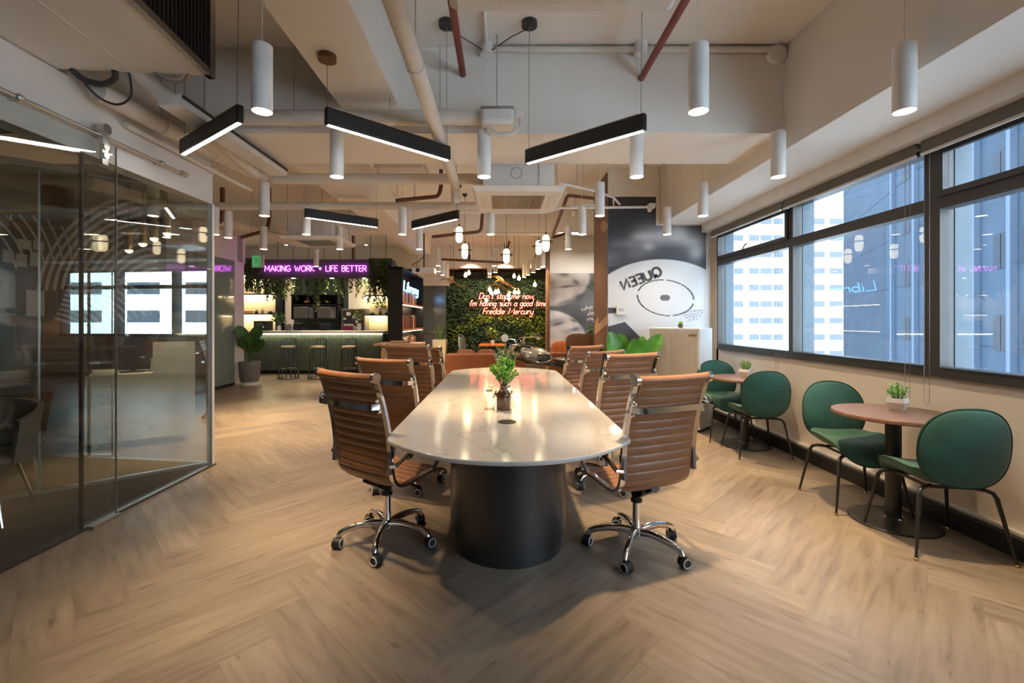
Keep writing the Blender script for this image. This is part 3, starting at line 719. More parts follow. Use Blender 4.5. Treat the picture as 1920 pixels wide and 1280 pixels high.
# bar back wall
BW = 13.3
struct(MB().box(-7.9, -3.05, BW, BW+.1, 0, 3.0), 'wall_bar', M['barback'], sm=0)
struct(MB().box(-8.0, -7.8, 10.1, BW, 0, CEIL), 'wall_bar_side', M['wall'], sm=0)
struct(MB().box(-7.9, LX, 10.05, 10.15, 2.66, CEIL), 'wall_bar_return', M['wall'], sm=0)
def X_(px, Y): return (px-CX)/F*Y
def Z_(py, Y): return H-(py-CY)/F*Y
def strip_light(t, p, L_, e, tilt, col=(1, .80, .46)):   # the light the fitted strip gives
    ld = bpy.data.lights.new('strip', 'AREA'); ld.shape = 'RECTANGLE'; ld.size = L_; ld.size_y = .03; ld.energy = e; ld.color = col
    lo = bpy.data.objects.new('strip', ld); C.objects.link(lo); lo.parent = t; lo.location = Vector(p)-t.location; lo.rotation_euler = (tilt, 0, 0)
def niche(label, pa, pb, rows, shelves):
    t = thing('shelf_niche', label, 'shelves', (X_((pa+pb)/2, BW-.2), BW-.02, 1.1))
    x0, x1 = X_(pa, BW-.02), X_(pb, BW-.02)
    MB().box(x0, x1, BW-.03, BW-.005, 1.0, 2.75).build('back_panel', M['shelfback'], t, world=True, sm=0)
    for py in shelves:
        z = Z_(py, BW-.15)
        MB().box(x0, x1, BW-.30, BW-.03, z-.02, z+.02).build('shelf', M['navy'], t, world=True, sm=0)
        MB().box(x0+.03, x1-.03, BW-.26, BW-.24, z-.035, z-.021).build('light_strip', M['warmstrip'], t, world=True, sm=0)
        strip_light(t, ((x0+x1)/2, BW-.22, z-.04), x1-x0-.06, 5.0*(x1-x0), R(35))
    return x0, x1
niche('backlit cream shelf niche at the left end of the bar', 440, 517, 0, (516, 552, 589))
niche('backlit cream shelf niche at the right end of the bar', 690, 730, 0, (516, 555, 591))
def small(kind, px, py, w_, h_, m, label, cat, grp, Y=BW-.16):
    x, y, z = P(px, py, Y); hh = h_/F*Y; ww = w_/F*Y/2
    o = MB().lathe([(ww*.7, 0), (ww, hh*.3), (ww, hh*.6), (ww*.5, hh*.8), (ww*.55, hh)], (0, 0, 0), 12) if kind != 'box' else MB().box(-ww, ww, -.06, .06, 0, hh)
    o = o.build(kind if kind != 'box' else 'storage_box', m, None); o.location = (x, y, z); tag(o, label, cat, grp); return o
random.seed(11)
gr = 'small items on the bar shelves'
small('vase', 447, 588, 7, 8, M['black'], 'small black vase at the left of the middle left bar shelf', 'vase', gr)
small('box', 465, 588, 18, 5, M['oakwood'], 'long wooden box on the middle left bar shelf', 'box', gr)
small('jug', 481, 588, 6, 7, M['black'], 'little dark jug right of the wooden box on the bar shelf', 'jug', gr)
small('bottle', 492, 588, 5, 9, M['stainless'], 'squat grey bottle on the middle left bar shelf', 'bottle', gr)
small('bowl', 507, 588, 9, 5, M['black'], 'dark bowl at the right of the middle left bar shelf', 'bowl', gr)
small('vase', 449, 551, 9, 5, M['black'], 'low dark vase on the top left bar shelf', 'vase', gr)
small('vase', 713, 590, 7, 11, M['brown'], 'brown vase with twigs on the right bar shelf', 'vase', gr)
small('bowl', 698, 590, 10, 4, M['black'], 'flat dark bowl left of the brown vase on the right shelf', 'bowl', gr)
small('jug', 725, 590, 6, 6, M['black'], 'dark jug right of the brown vase on the right shelf', 'jug', gr)
x, y, z = P(713, 578, BW-.16); o = bush((0, 0, .08), .15, 40, .10).build('twig_plant', M['vine'], None, sm=0); o.location = (x, y, z); tag(o, 'green twigs standing in the brown shelf vase', 'plant')
# pale pillars and the green alcove with microwaves
for a, b, nm in ((530, 546, 'left'), (650, 690, 'right')):
    x0, x1 = X_(a, BW-.2), X_(b, BW-.2)
    tag(MB().box(x0, x1, BW-.045, BW, 0, 3.0).build('pillar', M['beige'], None, sm=0), kind='structure')
x0, x1 = X_(517, BW-.1), X_(530, BW-.1)
tag(MB().box(x0, x1, BW-.12, BW-.02, 0, 3.0).build('trim_5', M['navy'], None, sm=0), kind='structure')
YM = BW-.42
t = thing('microwave_shelf', 'black open wall shelf holding two microwaves behind the bar', 'shelf', P(590, 596, YM))
x0, x1 = X_(546, YM), X_(634, YM); z0, z1, z2, z3 = Z_(597, YM), Z_(573, YM), Z_(567, YM), Z_(553, YM)
mb = MB(); mb.box(x0, x1, YM, YM+.40, z0-.03, z0); mb.box(x0, x1, YM, YM+.40, z1+.01, z1+.04); mb.box(x0, x1, YM, YM+.40, z3, z3+.03); mb.box(x0, x0+.03, YM, YM+.4, z0, z3); mb.box(x1-.03, x1, YM, YM+.4, z0, z3); mb.box(X_(590, YM)-.02, X_(590, YM)+.02, YM, YM+.4, z0, z1+.01); mb.box(x0, x1, YM+.38, YM+.4, z0, z3)
mb.build('carcass', M['black'], t, world=True, sm=0)
for k, (a, b) in enumerate(((549, 588), (593, 630))):
    xa, xb = X_(a, YM), X_(b, YM)
    t = thing('microwave', '%s steel microwave on the black shelf behind the bar' % ('left', 'right')[k], 'microwave', ((xa+xb)/2, YM+.16, z0+.001), group='microwaves behind the bar')
    MB().box(xa+.01, xb-.01, YM+.02, YM+.34, z0+.002, z1-.02).build('body', M['stainless'], t, world=True, bevel=.004)
    MB().box(xa+.02, xa+(xb-xa)*.72, YM+.008, YM+.02, z0+.015, z1-.035).build('door', M['stainless'], t, world=True, bevel=.004)
    MB().box(xb-.13, xb-.11, YM-.01, YM+.018, z0+.04, z1-.06).build('handle', M['chrome'], t, world=True)
for k, px in enumerate((575, 614)):
    x, y, z = P(px, 567, YM+.12); c2 = [M['orange'], M['leafy'], M['red']]
    t = thing('fruit_bowl', '%s glass bowl of fruit above the microwaves' % ('left', 'right')[k], 'bowl', (x, y, z1+.041), group='fruit bowls above the microwaves')
    MB().lathe([(.03, 0), (.09, .03), (.12, .07), (.115, .07), (.08, .035)], n=16).build('bowl', M['jar'], t)
    for j in range(4): MB().sphere((.05*math.cos(j*1.6), .05*math.sin(j*1.6), .075), .034, 10, 6).build('fruit', c2[(j+k) % 3], t)
for k, px in enumerate((560, 609)):
    x, y, z = P(px, 620, BY+.45)
    t = thing('till', '%s black payment terminal on the bar counter' % ('left', 'right')[k], 'terminal', (x, BY+.45, 1.115), group='terminals on the bar counter')
    MB().obox((0, 0, .10), (.30, .03, .18), rx=R(-12)).build('screen', M['blackm'], t, bevel=.005); MB().box(-.08, .08, -.08, .08, 0, .015).build('base', M['blackm'], t); MB().box(.10, .11, -.05, -.03, .03, .12).build('card_slot', M['chrome'], t)
x, y, z = P(662, 622, BW-.5)
t = thing('drinks_fridge', 'poster covered drinks fridge with steel frame behind the bar', 'fridge', (x, BW-.5, 0))
xa, xb = X_(640, BW-.5), X_(684, BW-.5)
MB().box(xa, xb, BW-.5, BW-.05, 0, 1.72).build('body', M['stainless'], t, world=True, bevel=.01)
MB().box(xa+.05, xb-.05, BW-.512, BW-.5, .2, 1.66).build('door', M['charcoal'], t, world=True, sm=0)
random.seed(5)
for k in range(16):
    a = random.uniform(xa+.06, xb-.18); zc = random.uniform(1.1, 1.55); MB().box(a, a+random.uniform(.05, .12), BW-.516-.001*k/16, BW-.512, zc, zc+random.uniform(.04, .1)).build('sticker', M['paper'], t, world=True, sm=0)
MB().box(xa+.05, xa+.34, BW-.519, BW-.512, 1.05, 1.24).build('sticker', mat('magenta sticker', (.35, .02, .10)), t, world=True, sm=0)
MB().box(xb-.10, xb-.07, BW-.54, BW-.512, 1.15, 1.6).build('handle', M['chrome'], t, world=True)
def vase_plant(px, py, Y, z, label, m, leafm, hh=.16, sp=.13, nn=70, L=.07):
    x = X_(px, Y)
    t = thing('vase_plant', label, 'plant', (x, Y, z))
    MB().lathe([(.035, 0), (.05, hh*.4), (.04, hh), (.034, hh), (.03, hh*.2)], n=16).build('vase', m, t)
    s_ = MB()
    for k in range(5): s_.tube([(0, 0, hh*.5), (.05*math.cos(k*1.3), .05*math.sin(k*1.3), hh+.12)], .004, 5)
    s_.build('stem', M['stem'], t); bush((0, 0, hh+.16), sp, nn, L).build('foliage', leafm, t, sm=0)
    return t
vase_plant(523, 615, BY+.35, 1.115, 'dark leafy plant in a white vase on the left of the bar counter', M['white'], M['leafd'], .14, .17, 110, .09)
vase_plant(674, 615, BY+.35, 1.115, 'yellowish flower bunch in a white vase on the right of the bar', M['white'], M['leafy'], .20, .17, 110, .07)
t = thing('coffee_machine', 'dark boxy coffee machine on the left of the bar counter', 'coffee machine', (X_(494, BY+.4), BY+.4, 1.115))
MB().box(-.19, .19, -.14, .14, 0, .26).build('body', M['charcoal'], t, bevel=.01); MB().box(-.15, .05, -.15, -.14, .13, .22).build('screen', M['stainless'], t); MB().cyl((.08, -.16, .12), (.08, -.16, .08), .02).build('spout', M['chrome'], t)
for k, px in enumerate((537, 541, 545)):
    tag(MB().lathe([(.028, 0), (.034, .1), (.02, .13), (.018, .18)], (X_(px, BY+.25), BY+.25, 1.115), 12).build('bottle', M['stainless'], None), 'small syrup bottle on the bar beside the white vase, %s from left' % ORD[k], 'bottle', 'syrup bottles on the bar')
# neon fascia box with hanging greenery
SY = 10.9
x0, x1 = X_(468, SY), X_(734, SY)
t = thing('sign_fascia', 'black hanging planter box above the bar carrying the purple sign', 'sign box', ((x0+x1)/2, SY+.1, 2.4))
MB().box(x0, x1, SY+.02, SY+.42, Z_(520, SY), Z_(486, SY)).build('box', mat('matte dark fascia', (.09, .085, .09), .7), t, world=True, sm=0)
mb = MB()
for k in range(9): a = x0+(x1-x0)*(k+.5)/9; mb.cyl((a, SY+.22, Z_(486, SY)), (a, SY+.22, CEIL), .006, n=6)
mb.build('hanger_rod', M['blackm'], t, world=True)
for px in (546, 619, 680):
    m1 = MB(); m1.lathe([(.03, .012), (.045, 0), (.001, .001)], (X_(px, SY), SY+.12, Z_(520, SY)-.014), 14); m1.build('spot_face', M['bulbface'], t, world=True)
    ld = bpy.data.lights.new('spot', 'SPOT'); ld.energy = 45; ld.color = WARM; ld.spot_size = R(95); ld.spot_blend = .9; ld.shadow_soft_size = .04
    lo = bpy.data.objects.new('spot', ld); C.objects.link(lo); lo.parent = t; lo.location = Vector((X_(px, SY), SY+.12, Z_(520, SY)-.03))-t.location
nb = MB(); neon(nb, 'MAKING WORK + LIFE BETTER', X_(497, SY), X_(687, SY), SY-.01, Z_(508.5, SY), .135, .0075)
sg = nb.build('neon_sign', M['neonp'], None); tag(sg, 'purple neon sign reading MAKING WORK + LIFE BETTER above the bar', 'neon sign')
nb = MB(); neon(nb, 'MAKING WORK + LIFE BETTER', X_(497, SY), X_(687, SY), SY-.017, Z_(508.5, SY), .135, .0032, n=4)
nb.build('tube_core', M['neonw'], sg)
random.seed(21)
def vines(label, spans, Y0, Y1, n, m):
    mb = MB()
    for (a, b, top, lo, hi, k) in spans:
        for q in range(k):
            px = random.uniform(a, b); Y = random.uniform(Y0, Y1); x, _, zt = P(px, top, Y); L = random.uniform(lo, hi)/F*Y; z = zt; dx = 0
            while z > zt-L:
                dx += random.uniform(-.012, .012)
                for s in range(2): leafquad(mb, (x+dx, Y+random.uniform(-.03, .03), z), (random.uniform(-1, 1), random.uniform(-1, .4), -.7), rdir(), .07*random.uniform(.7, 1.2), .045)
                z -= .035
    o = mb.build('hanging_ivy', m, None, sm=0); tag(o, label, 'ivy', kind='stuff')
vines('trailing ivy hanging from the bar sign box', [(462, 490, 490, 28, 62, 36), (462, 492, 484, 10, 40, 34), (490, 520, 521, 14, 34, 16), (500, 690, 522, 12, 40, 46), (520, 560, 522, 18, 42, 12), (590, 600, 522, 50, 62, 4), (694, 734, 486, 40, 84, 46), (694, 734, 484, 25, 55, 50)], SY-.03, SY+.4, 0, M['vine'])
for a in LATER: strip_light(*a, col=(.95, 1, .55))
# added spots, hidden behind the sign, that brighten the bar
for k, x in enumerate((-7.1, -5.9, -4.7, -3.7)):
    t = thing('added_bar_spot', 'added small white ceiling spot hidden over the bar work area, %s from the left' % ORD[k], 'ceiling light', (x, 12.5, CEIL), group='added hidden spots over the bar')
    MB().cyl((0, 0, -.12), (0, 0, 0), .045).build('housing', M['white'], t)
    MB().cyl((0, 0, -.125), (0, 0, -.119), .038).build('lamp_face', M['bulbface'], t)
    ld = bpy.data.lights.new('spot', 'SPOT'); ld.energy = 80; ld.color = (1, .82, .6); ld.spot_size = R(100); ld.spot_blend = .9; ld.shadow_soft_size = .04
    lo = bpy.data.objects.new('spot', ld); C.objects.link(lo); lo.parent = t; lo.location = (0, 0, -.14)
# bar stools
def bar_stool():
    t = thing('bar_stool', 'x', 'stool', group='wire bar stools at the counter')
    wf = MB(); wf.ring((0, 0, .011), .235, .011, 24, 6); wf.ring((0, 0, .22), .215, .009, 24, 6); wf.ring((0, 0, .72), .165, .011, 24, 6)
    for k in range(14):
        a = 2*PI*k/14; wf.tube([(.235*math.cos(a), .235*math.sin(a), .008), (.165*math.cos(a), .165*math.sin(a), .72)], .0075, 5)
    wf.build('wire_frame', M['blackm'], t)
    MB().lathe([(.15, .715), (.168, .735), (.16, .775), (.02, .785)], n=24).build('cushion', M['cream'], t)
    bk = MB(); top = []
    for k in range(9):
        a = R(-80+20*k+0); b_ = (.17*math.sin(a), .17*math.cos(a)); u_ = (.19*math.sin(a), .19*math.cos(a)); top.append((u_[0], u_[1], .945)); bk.tube([(b_[0], b_[1], .72), (u_[0], u_[1], .945)], .0075, 5)
    bk.tube(top, .012, 6); bk.build('backrest', M['blackm'], t)
    return t
b0 = bar_stool()
for k, (px, dr) in enumerate(((541, -25), (597, -30), (655, -28))):
    p = FL(px, 709); lab = 'black wire bar stool with cream cushion, ' + ('nearest the big potted plant', 'in the middle of the three', 'nearest the wooden side counter')[k]
    if k == 0: b0.location = p; b0.rotation_euler = (0, 0, R(dr)); b0['label'] = lab
    else: again(b0, p, R(dr), lab)
# big potted plant
p = FL(468, 721)
t = thing('potted_plant', 'large fiddle leaf plant in a tapered grey pot before the bar', 'potted plant', p)
MB().cyl((0, 0, 0), (0, 0, .07), .165).build('pot_base', M['white'], t)
MB().lathe([(.17, .07), (.20, .18), (.215, .5), (.195, .5), (.18, .46), (.01, .46)], n=32).build('pot', M['concrete'], t)
MB().cyl((0, 0, .44), (0, 0, .47), .18).build('soil', M['soil'], t)
st = MB(); 
for k in range(7): a = k*.9; st.tube([(0, 0, .46), (.02*math.cos(a), .02*math.sin(a), .8), (.10*math.cos(a), .10*math.sin(a), 1.05)], [.018, .014, .008], 6)
st.build('stem', M['stem'], t)
random.seed(4)
for k in range(11):
    a = k*2.4+.3; lf = MB(); el = random.uniform(.5, 1.7)
    blade(lf, (.05*math.cos(a), .05*math.sin(a), random.uniform(.66, .98)), (math.cos(a), math.sin(a)*.6, el+.4), random.uniform(.32, .42), .24, random.uniform(.1, .5), up=(.4*(-1)**k, -1, .5), n=10, rnd=.5); lf.build('leaf', M['leafd'], t, sm=60)
# exit sign hanging left of the neon
x, y, z = P(486, 490, 9.6)
t = thing('exit_sign', 'green lit exit sign box hanging left of the purple neon sign', 'exit sign', (x, y, z))
MB().box(-.14, .10, -.03, .03, -.13, .13).build('housing', M['whitem'], t, bevel=.004)
MB().box(-.13, .05, -.033, -.03, -.12, .12).build('panel', M['exit'], t, sm=0)
MB().cyl((0, 0, .13), (0, 0, CEIL-z), .004, n=6).build('cord', M['whitem'], t)
pg = MB()
for st_ in ([(-.06, .07), (-.055, .075)], [(-.06, .05), (-.045, .0), (-.08, -.03), (-.10, -.08)], [(-.045, .0), (-.02, -.03), (-.025, -.08)], [(-.10, .02), (-.06, .045), (-.01, .02)], [(-.005, .09), (.03, .09), (.03, -.09), (-.005, -.09)]): ribbon(pg, [(a, -.034, b) for a, b in st_], .018, (0, -1, 0), .001)
pg.build('pictogram', M['bone'], t, sm=0)
# ================================================================== CONFERENCE TABLE
TZ = .75
t = thing('conference_table', 'long white marble conference table on black drum bases in the centre', 'table', (.04, 4.1, 0))
xl, xr, yn, yf = -.621, .706, 2.03, 6.16
def outline(off=0.):
    pts = []
    hw = (xr-xl)/2-off; mx = (xl+xr)/2
    bow = .40
    # near end bowed, corners rounded
    def end(y0, s):
        q = []
        for i in range(25):
            x = -hw+2*hw*i/24; q.append((mx+x, y0+s*(bow*(abs(x)/hw)**2.3)))
        return q
    near = end(yn+off, 1); far = end(yf-off, -1)[::-1]
    return near+far
def smooth_poly(p, it=2):
    for _ in range(it):
        q = []
        for i in range(len(p)):
            a, b = Vector(p[i]), Vector(p[(i+1) % len(p)])
            if (b-a).length > .5: q += [tuple(a.lerp(b, .04)), tuple(a.lerp(b, .96))]
            else: q += [tuple(a.lerp(b, .25)), tuple(a.lerp(b, .75))]
        p = q
    return p
op = smooth_poly(outline())
MB().prism(op, TZ-.022, TZ).build('tabletop', M['marble'], t, world=True, sm=40, bevel=.006)
MB().prism(smooth_poly(outline(.16)), TZ-.045, TZ-.022).build('support_board', M['black'], t, world=True, sm=40)
for y in (2.86, 5.30):
    b = MB(); b.lathe([(.335, 0), (.335, .11), (.36, .115), (.36, TZ-.045)], (.045, y, 0), 56); b.build('drum_base', M['drum'], t, world=True)
for y, r in ((2.83, .058), (4.35, .055)):
    g = MB(); g.lathe([(r, 0), (r, .003), (r-.012, .004), (r-.014, .001)], (.037, y, TZ), 28); g.build('cable_grommet', M['blackm'], t, world=True)
# ------------------------------------------------------------------ things on the table
t = thing('amber_jar', 'brown glazed jar with little ears holding a bushy green sprig on the table', 'vase', (.02, 3.23, TZ))
MB().lathe([(.046, 0), (.051, .006), (.051, .10), (.048, .118), (.028, .142), (.024, .150), (.026, .168), (.030, .172), (.025, .172), (.02, .15)], n=30).build('jar', M['amber'], t)
for sx in (-1, 1): MB().tube([(sx*.046, 0, .132), (sx*.062, 0, .126), (sx*.050, 0, .112)], .005, 6).build('ear', M['amber'], t)
random.seed(9); st = MB(); lf = MB()
for k in range(24):
    a = k*2.4; sp = random.uniform(.15, 1.0); tip = Vector((math.cos(a)*.135*sp, math.sin(a)*.11*sp, .18+.155*(1.25-.8*sp)+random.uniform(0, .03)))
    p0 = Vector((math.cos(a)*.012, math.sin(a)*.012, .15)); st.tube([p0, p0.lerp(tip, .5)+Vector((0, 0, .02)), tip], .0022, 5)
    for j in range(17):
        q = p0.lerp(tip, .3+.7*j/16)
        for e in range(2): leafquad(lf, q+Vector((0, 0, .02*math.sin(PI*(.3+.7*j/16)))), rdir(.2), rdir(), .021*random.uniform(.8, 1.2), .014)
st.build('stem', M['stem'], t); lf.build('foliage', M['leafb'], t, sm=0)
t = thing('glass_bottle', 'small clear glass milk bottle left of the brown jar', 'bottle', (-.083, 3.24, TZ))
MB().lathe([(.034, .001), (.036, .01), (.036, .095), (.022, .125), (.022, .138), (.026, .140), (.026, .170), (.022, .170), (.018, .13), (.032, .095), (.032, .012), (.01, .008)], n=26).build('glass', M['jar'], t)
MB().ring((0, 0, .132), .025, .003, 20, 6).build('wire_clasp', M['blackm'], t)
sp = MB(); sp.tube([(.036, 0, .0), (.044, -.01, .05), (.046, -.012, .10)], .0025, 5); sp.build('sprig_stem', M['stem'], t)
bush((.046, -.012, .09), .022, 26, .02).build('sprig', M['leafd'], t, sm=0)
t = thing('table_plant', 'paler potted sprig in a white cup farther along the conference table', 'potted plant', (.06, 4.80, TZ))
MB().lathe([(.030, 0), (.042, .09), (.037, .09), (.01, .07)], n=22).build('pot', M['white'], t)
random.seed(12); st = MB(); lf = MB()
for k in range(14):
    a = k*2.4; sp = random.uniform(.1, .9); tip = Vector((math.cos(a)*.14*sp-.015, math.sin(a)*.12*sp, .15+.21*(1.15-.6*sp)))
    st.tube([(0, 0, .08), tip], .003, 5)
    for j in range(12):
        q = Vector((0, 0, .08)).lerp(tip, .25+.75*j/11)
        for e in range(2): leafquad(lf, q, rdir(.2), rdir(), .032*random.uniform(.8, 1.2), .024)
st.build('stem', M['stem'], t); lf.build('foliage', mat('grey green leaf', (.20, .28, .12), .5, var=.35, scale=30), t, sm=0)
# ------------------------------------------------------------------ ribbed office chairs (face +Y)
PROF = [(-.300, 1.065), (-.290, 1.03), (-.262, .95), (-.235, .86), (-.212, .76), (-.198, .66), (-.192, .58), (-.186, .52), (-.170, .465), (-.135, .432), (-.085, .422), (-.02, .428), (.06, .438), (.14, .444), (.20, .440), (.245, .420), (.262, .395)]
def spline(p, n=8):
    out = []
    for i in range(len(p)-1):
        a, b, c, d = p[max(i-1, 0)], p[i], p[i+1], p[min(i+2, len(p)-1)]
        for k in range(n):
            u = k/n
            out.append(tuple(.5*((2*b[q])+(-a[q]+c[q])*u+(2*a[q]-5*b[q]+4*c[q]-d[q])*u*u+(-a[q]+3*b[q]-3*c[q]+d[q])*u**3) for q in (0, 1)))
    out.append(p[-1]); return out
def office_chair():
    t = thing('office_chair', 'x', 'chair', group='tan ribbed office chairs around the conference table')
    sp = spline(PROF, 10); k = len(sp); ln = [0]
    for i in range(1, k): ln.append(ln[-1]+math.hypot(sp[i][0]-sp[i-1][0], sp[i][1]-sp[i-1][1]))
    cut = next(i for i in range(k) if ln[i] > .66)
    hw = .238
    def sheet_(i0, i1, name):
        mb = MB(); nv = (i1-i0)*3
        def fn(u, v, side):
            q = i0+v*(i1-i0); a = min(int(q), k-2); f_ = q-a
            y = sp[a][0]*(1-f_)+sp[a+1][0]*f_; z = sp[a][1]*(1-f_)+sp[a+1][1]*f_; s = ln[a]*(1-f_)+ln[a+1]*f_
            dy, dz = sp[a+1][0]-sp[a][0], sp[a+1][1]-sp[a][1]; L = math.hypot(dy, dz); ny, nz = -dz/L, dy/L   # outward (front/up) normal
            rib = .0085*abs(math.sin(PI*s/.049))**.55
            x = -hw+2*hw*u; edge = min(1, min(u, 1-u)*9)
            o = (.006+rib*edge)*(1 if side == 0 else -1)
            sag = .010*(1-(2*u-1)**2)
            return (x, y+ny*(o-sag), z+nz*(o-sag))
        mb.slab(fn, 14, nv); return mb.build(name, M['leather'], t, sm=35)
    sheet_(2, cut, 'backrest'); sheet_(cut, k-1, 'seat')
    hr = MB(); hr.tube([(x_, -.304, 1.062-.006*(1-(x_/.24)**2)) for x_ in [-.24+.48*i/12 for i in range(13)]], [.026]+[.024]*11+[.026], 14)
    hr.slab(lambda u, v, s_: (-.225+.45*u, -.300+.03*v+(.012 if s_ == 0 else -.016), 1.058-.075*v-.014*math.sin(PI*u)*v), 14, 5); hr.build('head_roll', M['leather'], t)
    for sx in (-1, 1):
        fr = MB(); fr.tube([(sx*.247, y, z) for y, z in sp[1:]], .01, rect=(.016, .0085)); rl = fr.build('side_rail', M['chrome'], t, sm=30)
        cp = MB(); cp.cyl((sx*.238, -.304, 1.062), (sx*.262, -.304, 1.062), .030, n=20); cp.build('end_cap', M['chrome'], t)
        pl = MB(); pl.obox((sx*.247, -.193, .575), (.019, .036, .13), rx=R(-4)); pl.build('joint_plate', M['stainless'], t, sm=0)
        ar = MB(); ar.tube([(sx*.25, -.20, .555), (sx*.285, -.19, .56), (sx*.295, -.13, .60), (sx*.295, -.03, .632), (sx*.295, .10, .640), (sx*.295, .165, .625), (sx*.29, .185, .58), (sx*.27, .17, .50), (sx*.25, .15, .445)], .0135, 8); arm = ar.build('armrest', M['chrome'], t)
        MB().tube([(sx*.295, -.10, .628), (sx*.295, -.03, .650), (sx*.295, .10, .657), (sx*.295, .14, .650)], .016, rect=(.009, .021)).build('arm_pad', M['black'], arm, bevel=.004)
    cb = MB(); cb.tube([(-.247, -.275, .905), (-.235, -.315, .905), (-.19, -.335, .905), (.19, -.335, .905), (.235, -.315, .905), (.247, -.275, .905)], .012, rect=(.016, .010)); cb.build('cross_bar', M['chrome'], t, sm=30)
    for sx in (-1, 1):
        for q_ in ((-.290, .935), (-.272, .875)): MB().sphere((sx*.245, *q_), .013, 10, 8).build('bar_knob', M['chrome'], t)
    mc = MB(); mc.box(-.055, .055, -.12, .12, .375, .408); mc.obox((0, -.075, .375), (.06, .19, .045), rx=R(-32)); mc.tube([(-.19, .0, .40), (.19, .0, .40)], .012, 8); mc.box(-.20, .20, .08, .10, .398, .412); mc.build('tilt_mechanism', M['black'], t, sm=30)
    lv = MB(); lv.tube([(.04, .03, .38), (.15, .04, .372), (.24, .045, .362)], [.006, .006, .013], 8); lv.cyl((-.04, .05, .383), (-.13, .06, .383), .014, n=10); lv.build('lever', M['black'], t)
    mc = MB(); mc.cyl((0, 0, .30), (0, 0, .385), .026); mc.cyl((0, 0, .285), (0, 0, .30), .034); mc.build('gas_collar', M['black'], t)
    MB().cyl((0, 0, .10), (0, 0, .31), .025, .022).build('gas_column', M['chrome'], t)
    MB().lathe([(.022, .07), (.040, .085), (.042, .125), (.028, .14)], n=24).build('hub', M['chrome'], t)
    legs = []
    for k_ in range(5):
        a = 2*PI*k_/5; c, s_ = math.cos(a), math.sin(a)
        lg = MB(); lg.tube([(c*r_, s_*r_, z) for r_, z in ((.02, .112), (.09, .122), (.17, .118), (.24, .104), (.275, .088), (.288, .066))], [.024, .023, .020, .018, .0185, .017], 10); legs.append(lg.build('base_leg', M['chrome'], t))
        del_ = a+1.1
        d = Vector((math.cos(del_), math.sin(del_), 0)); ax = Vector((-d.y, d.x, 0)); q = Vector((c*.288, s_*.288, .032))+d*.012
        hb = MB(); hb.cyl(q-ax*.012, q+ax*.012, .030, n=16); hb.cyl((c*.288, s_*.288, .03), (c*.288, s_*.288, .072), .011, n=10)
        cs = hb.build('caster', M['black'], t)
        for sg_ in (-1, 1):
            wl = MB(); wl.cyl(q+ax*sg_*.010, q+ax*sg_*.024, .0315, n=20); wl.build('wheel', M['rubber'], cs)
            rg = MB(); rr = []
            for i in range(20): b_ = 2*PI*i/20; rr.append(q+ax*sg_*.0245+(d*math.cos(b_)+Vector((0, 0, 1))*math.sin(b_))*.0245)
            rg.tube(rr, .0042, 5, closed=True); rg.build('wheel_ring', M['wheelw'], cs)
    return t
UPPER = ('backrest', 'seat', 'head_roll', 'side_rail', 'end_cap', 'joint_plate', 'armrest', 'cross_bar', 'bar_knob', 'tilt_mechanism', 'lever', 'gas_collar')
oc = office_chair()
def put_chair(first, x, y, yaw, base, dz, label):
    c = oc if first else dup(oc)
    c.location = (x, y, 0); c.rotation_euler = (0, 0, R(yaw)); c['label'] = label
    for ch in c.children:
        st_ = ch.name.split('.')[0]
        if st_ in UPPER: ch.location.z = dz
        elif st_ in ('base_leg', 'caster'): ch.rotation_euler.z = R(base-yaw)
    return c
CH = [(-.715, 2.86, -34.5, 54, .005, 'nearest tan ribbed office chair on the left long side of the table'),
      (.82, 2.75, 22.5, 25, .005, 'nearest tan ribbed office chair on the window side of the table'),
      (-.80, 3.84, -23, 10, 0, 'second tan office chair from the camera on the left table side'),
      (-.86, 4.88, -17.5, 40, .05, 'third tan office chair from the camera on the left table side'),
      (-.827, 5.65, -21, 20, -.01, 'farthest tan office chair on the left table side, by the sofa'),
      (.91, 3.86, 24, 62, .04, 'second tan office chair from the camera on the window side'),
      (.855, 4.72, 34.5, 5, 0, 'third tan office chair from the camera, partly hidden, on the window side'),
      (.842, 5.615, 31, 33, .004, 'farthest tan office chair on the window side, by the motorcycle')]
# copies first, then the first chair itself is posed
for a in CH[1:]: put_chair(False, *a)
put_chair(True, *CH[0])
# ------------------------------------------------------------------ window cafe tables and green chairs
def cafe_table():
    t = thing('cafe_table', 'x', 'table', group='round window cafe tables')
    MB().lathe([(.01, .722), (.34, .722), (.35, .727), (.35, .745), (.346, .75), (.01, .75)], n=56).build('tabletop', M['walnut'], t)
    MB().lathe([(.25, .0), (.255, .008), (.25, .014), (.08, .026), (.05, .03), (.045, .045)], n=44).build('base', M['blackm'], t)
    MB().cyl((0, 0, .02), (0, 0, .71), .045, n=24).build('pillar', M['blackm'], t)
    m1 = MB(); m1.box(-.22, .22, -.02, .02, .706, .722); m1.box(-.02, .02, -.22, .22, .706, .722); m1.build('bracket', M['black'], t, sm=0)
    m1 = MB(); 
    for k in range(4): m1.sphere((.055*math.cos(k*PI/2), .055*math.sin(k*PI/2), .03), .012, 8, 6)
    m1.build('bolt', M['chrome'], t)
    return t
T1, T2 = (2.70, 3.13), (2.71, 5.05)
ct = cafe_table(); ct.location = (*T1, 0); ct['label'] = 'round walnut cafe table nearest the camera by the window wall'
again(ct, (*T2, 0), R(40), 'round walnut cafe table farther along the window wall, by the tambour cabinet')
